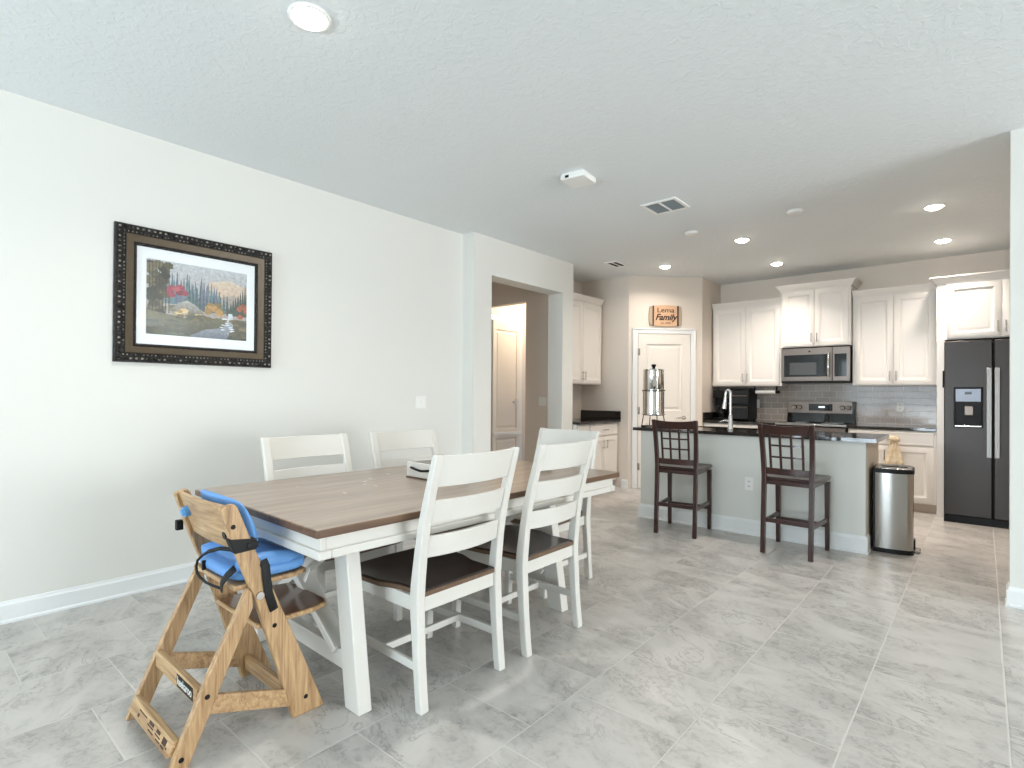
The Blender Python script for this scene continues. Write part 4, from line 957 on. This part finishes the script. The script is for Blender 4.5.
# blue seat cushion with raised side bolsters and blue back pad
cu = hz(pillow(1.728, .965, .572, .200, .15, .032)).build('seat_cushion', BLUE, t, smooth='all')
for x in (1.565, 1.890): hz(MB().tube([(x, .845, .595), (x, .93, .606), (x, 1.02, .598), (x*.9+.1735, 1.085, .58)], [.026, .032, .030, .02], 12)).build('side_bolster', BLUE, cu, smooth='all')
hz(MB().box(1.655, 1.664, .806, .818, .55, .585)).build('vent_slot', BLACKP, cu)
b = MB(); R = []
for k in range(11):
    u = -1+2*k/10; x = 1.712+u*.207; bow = .065*u*u; th = .018*(1-.5*u*u)
    R.append([(x, .842+bow, .63), (x, .842+bow+2*th, .64), (x, .822+bow+2*th, .75), (x, .795+bow*.75+2*th*.8, .858-.025*u*u), (x, .795+bow*.75, .866-.025*u*u), (x, .822+bow*.9, .75)])
hz(b.loft(R)).build('back_pad', BLUE, t, smooth='all', sub=1)
# straps
def strap(pts, wd=.013, th=.0018, up_=(1, 0, 0), name='strap'):
    b = MB(); b.tube(pts, 1.0, 8, wd, th, up_); hz(b).build(name, STRAP, t, smooth='all')
b = MB().prism([(.784, .722), (.882, .709), (.882, .671), (.806, .668)], 'x', XR-TK-.004, XR+.004)
hz(b).build('strap_band', STRAP, t, bev=.003)
b = MB().box(XR+.003, XR+.010, .845, .885, .678, .70); hz(b).build('strap_buckle', BLACKP, t, bev=.003)
b = MB().box(XL-.022, XL+.002, .775, .80, .675, .715); hz(b).build('strap_buckle', BLACKP, t, bev=.003)
b = MB(); b.tube([(XR-.004, .905, .625), (XR+.005, .913, .60), (XR+.006, .916, .56), (XR+.005, .925, .50), (XR+.004, .946, .435)], 1.0, 8, .016, .003, (0, 1, .2)); hz(b).build('strap', STRAP, t, smooth='all')
b = MB(); b.tube([(XR-.03, .815, .675), (1.84, .80, .668), (1.74, .80, .638), (1.68, .80, .612), (1.63, .80, .582), (1.617, .80, .555), (1.625, .80, .535), (1.66, .80, .522), (1.72, .80, .517), (1.80, .80, .522), (1.86, .80, .528)], [.007]*3+[.005]*8, 8); hz(b).build('strap', STRAP, t, smooth='all')
b = MB(); b.tube([(1.855, .80, .52), (1.872, .795, .552), (1.905, .80, .585), (XR-.03, .82, .61)], 1.0, 8, .014, .003, (-1, 0, 1)); hz(b).build('strap', STRAP, t, smooth='all')
b = MB().loft([[(1.905, 1.085, .50), (1.935, 1.075, .497), (1.945, 1.09, .545), (1.915, 1.10, .548)], [(1.905, 1.087, .50), (1.935, 1.077, .497), (1.945, 1.092, .545), (1.915, 1.102, .548)]]); hz(b).build('care_tag', WHITEP, t)

# ------------------------------------------------------------------ bar stools (local: faces +y)
def bar_stool(label):
    t = thing('bar_stool', label, 'bar stool', (0, 0, 0), 0, 'dark cherry lattice-back bar stools')
    HW = .188
    K = [(0, -.235), (.3, -.222), (.60, -.205), (.72, -.212), (.88, -.235), (1.02, -.272)]
    def py(z):
        for (z0, y0), (z1, y1) in zip(K, K[1:]):
            if z <= z1: return y0+(y1-y0)*(z-z0)/(z1-z0)
        return K[-1][1]
    for sx in (-1, 1):
        R = []
        for z in (0, .15, .3, .45, .6, .7, .8, .9, 1.0, 1.018):
            y = py(z); d = .017+.004*math.exp(-((z-.6)/.15)**2); xi, xo = sx*(HW-.034), sx*HW
            fl = sx*.012*max(0, (z-.6))/.4
            R.append([(xi+fl, y-d, z), (xo+fl, y-d, z), (xo+fl, y+d, z), (xi+fl, y+d, z)])
        MB().loft(R).build('leg', CHERRY, t, bev=.004)
        x = sx*.185; b = MB()
        b.loft([[(x-.015, .19-.015, 0), (x+.015, .19-.015, 0), (x+.015, .19+.015, 0), (x-.015, .19+.015, 0)], [(x-.019, .185-.019, .55), (x+.019, .185-.019, .55), (x+.019, .185+.019, .55), (x-.019, .185+.019, .55)]]); b.build('leg', CHERRY, t, bev=.003)
    def rail(z0, z1, name, bow=.018, th=.010, drop=0):
        R = []
        for k in range(11):
            u = -1+2*k/10; x = u*(HW-.026); bb_ = -bow*(1-u*u)
            R.append([(x, py(z0)+bb_-th, z0), (x, py(z0)+bb_+th, z0), (x, py(z1)+bb_+th, z1-drop*(1-u*u)), (x, py(z1)+bb_-th, z1-drop*(1-u*u))])
        MB().loft(R).build(name, CHERRY, t, bev=.003)
    rail(.938, 1.014, 'top_rail', drop=.010); rail(.622, .672, 'bottom_rail')
    b = MB()
    for x in (-.118, -.04, .04, .118):
        bo = -.018*(1-(x/.162)**2); b.beam((x*.98, py(.65)+bo, .65), (x, py(.96)+bo, .96), .016, .012, ref=(0, 1, 0))
    for z in (.928, .85, .76):
        R = []
        for k in range(9):
            u = -1+2*k/8; x = u*.124; bo = -.018*(1-(x/.162)**2)
            R.append([(x, py(z)+bo-.0065, z-.007), (x, py(z)+bo+.0065, z-.007), (x, py(z)+bo+.0065, z+.007), (x, py(z)+bo-.0065, z+.007)])
        b.loft(R)
    b.build('lattice', CHERRY, t)
    out = [(-.19, -.20), (.19, -.20), (.205, -.08), (.215, .12), (.205, .205), (.15, .222), (0, .228), (-.15, .222), (-.205, .205), (-.215, .12), (-.205, -.08)]
    b = MB(); b.loft([[(x*.98, y*.98, .572) for x, y in out], [(x, y, .578) for x, y in out], [(x, y, .590) for x, y in out], [(x*.965, y*.965, .598) for x, y in out], [(x*.6, y*.6, .589) for x, y in out], [(x*.2, y*.2, .587) for x, y in out]])
    b.build('seat', CHERRYD, t, smooth=True)
    MB().box(-.16, .16, -.213, -.193, .54, .572).box(-.17, .17, .175, .195, .54, .572).box(-.183, -.163, -.193, .175, .54, .572).box(.163, .183, -.193, .175, .54, .572).build('seat_frame', CHERRY, t, bev=.003)
    MB().beam((-.165, py(.25), .26), (.165, py(.25), .26), .02, .032).build('stretcher', CHERRY, t, bev=.003)
    MB().beam((-.17, .188, .20), (.17, .188, .20), .02, .032).build('stretcher', CHERRY, t, bev=.003)
    for sx in (-1, 1): MB().beam((sx*.172, py(.25)+.01, .245), (sx*.183, .18, .245), .02, .032).build('stretcher', CHERRY, t, bev=.003)
    return t
s1 = bar_stool('dark wooden lattice-back bar stool at the island, nearer the pantry door')
s1.location = (1.842, 4.808, 0); s1.rotation_euler = (0, 0, math.radians(6.5))
s2 = copy_tree(s1); s2['label'] = 'dark wooden lattice-back bar stool at the island, nearer the trash can'
s2.location = (2.785, 4.785, 0); s2.rotation_euler = (0, 0, math.radians(-2))
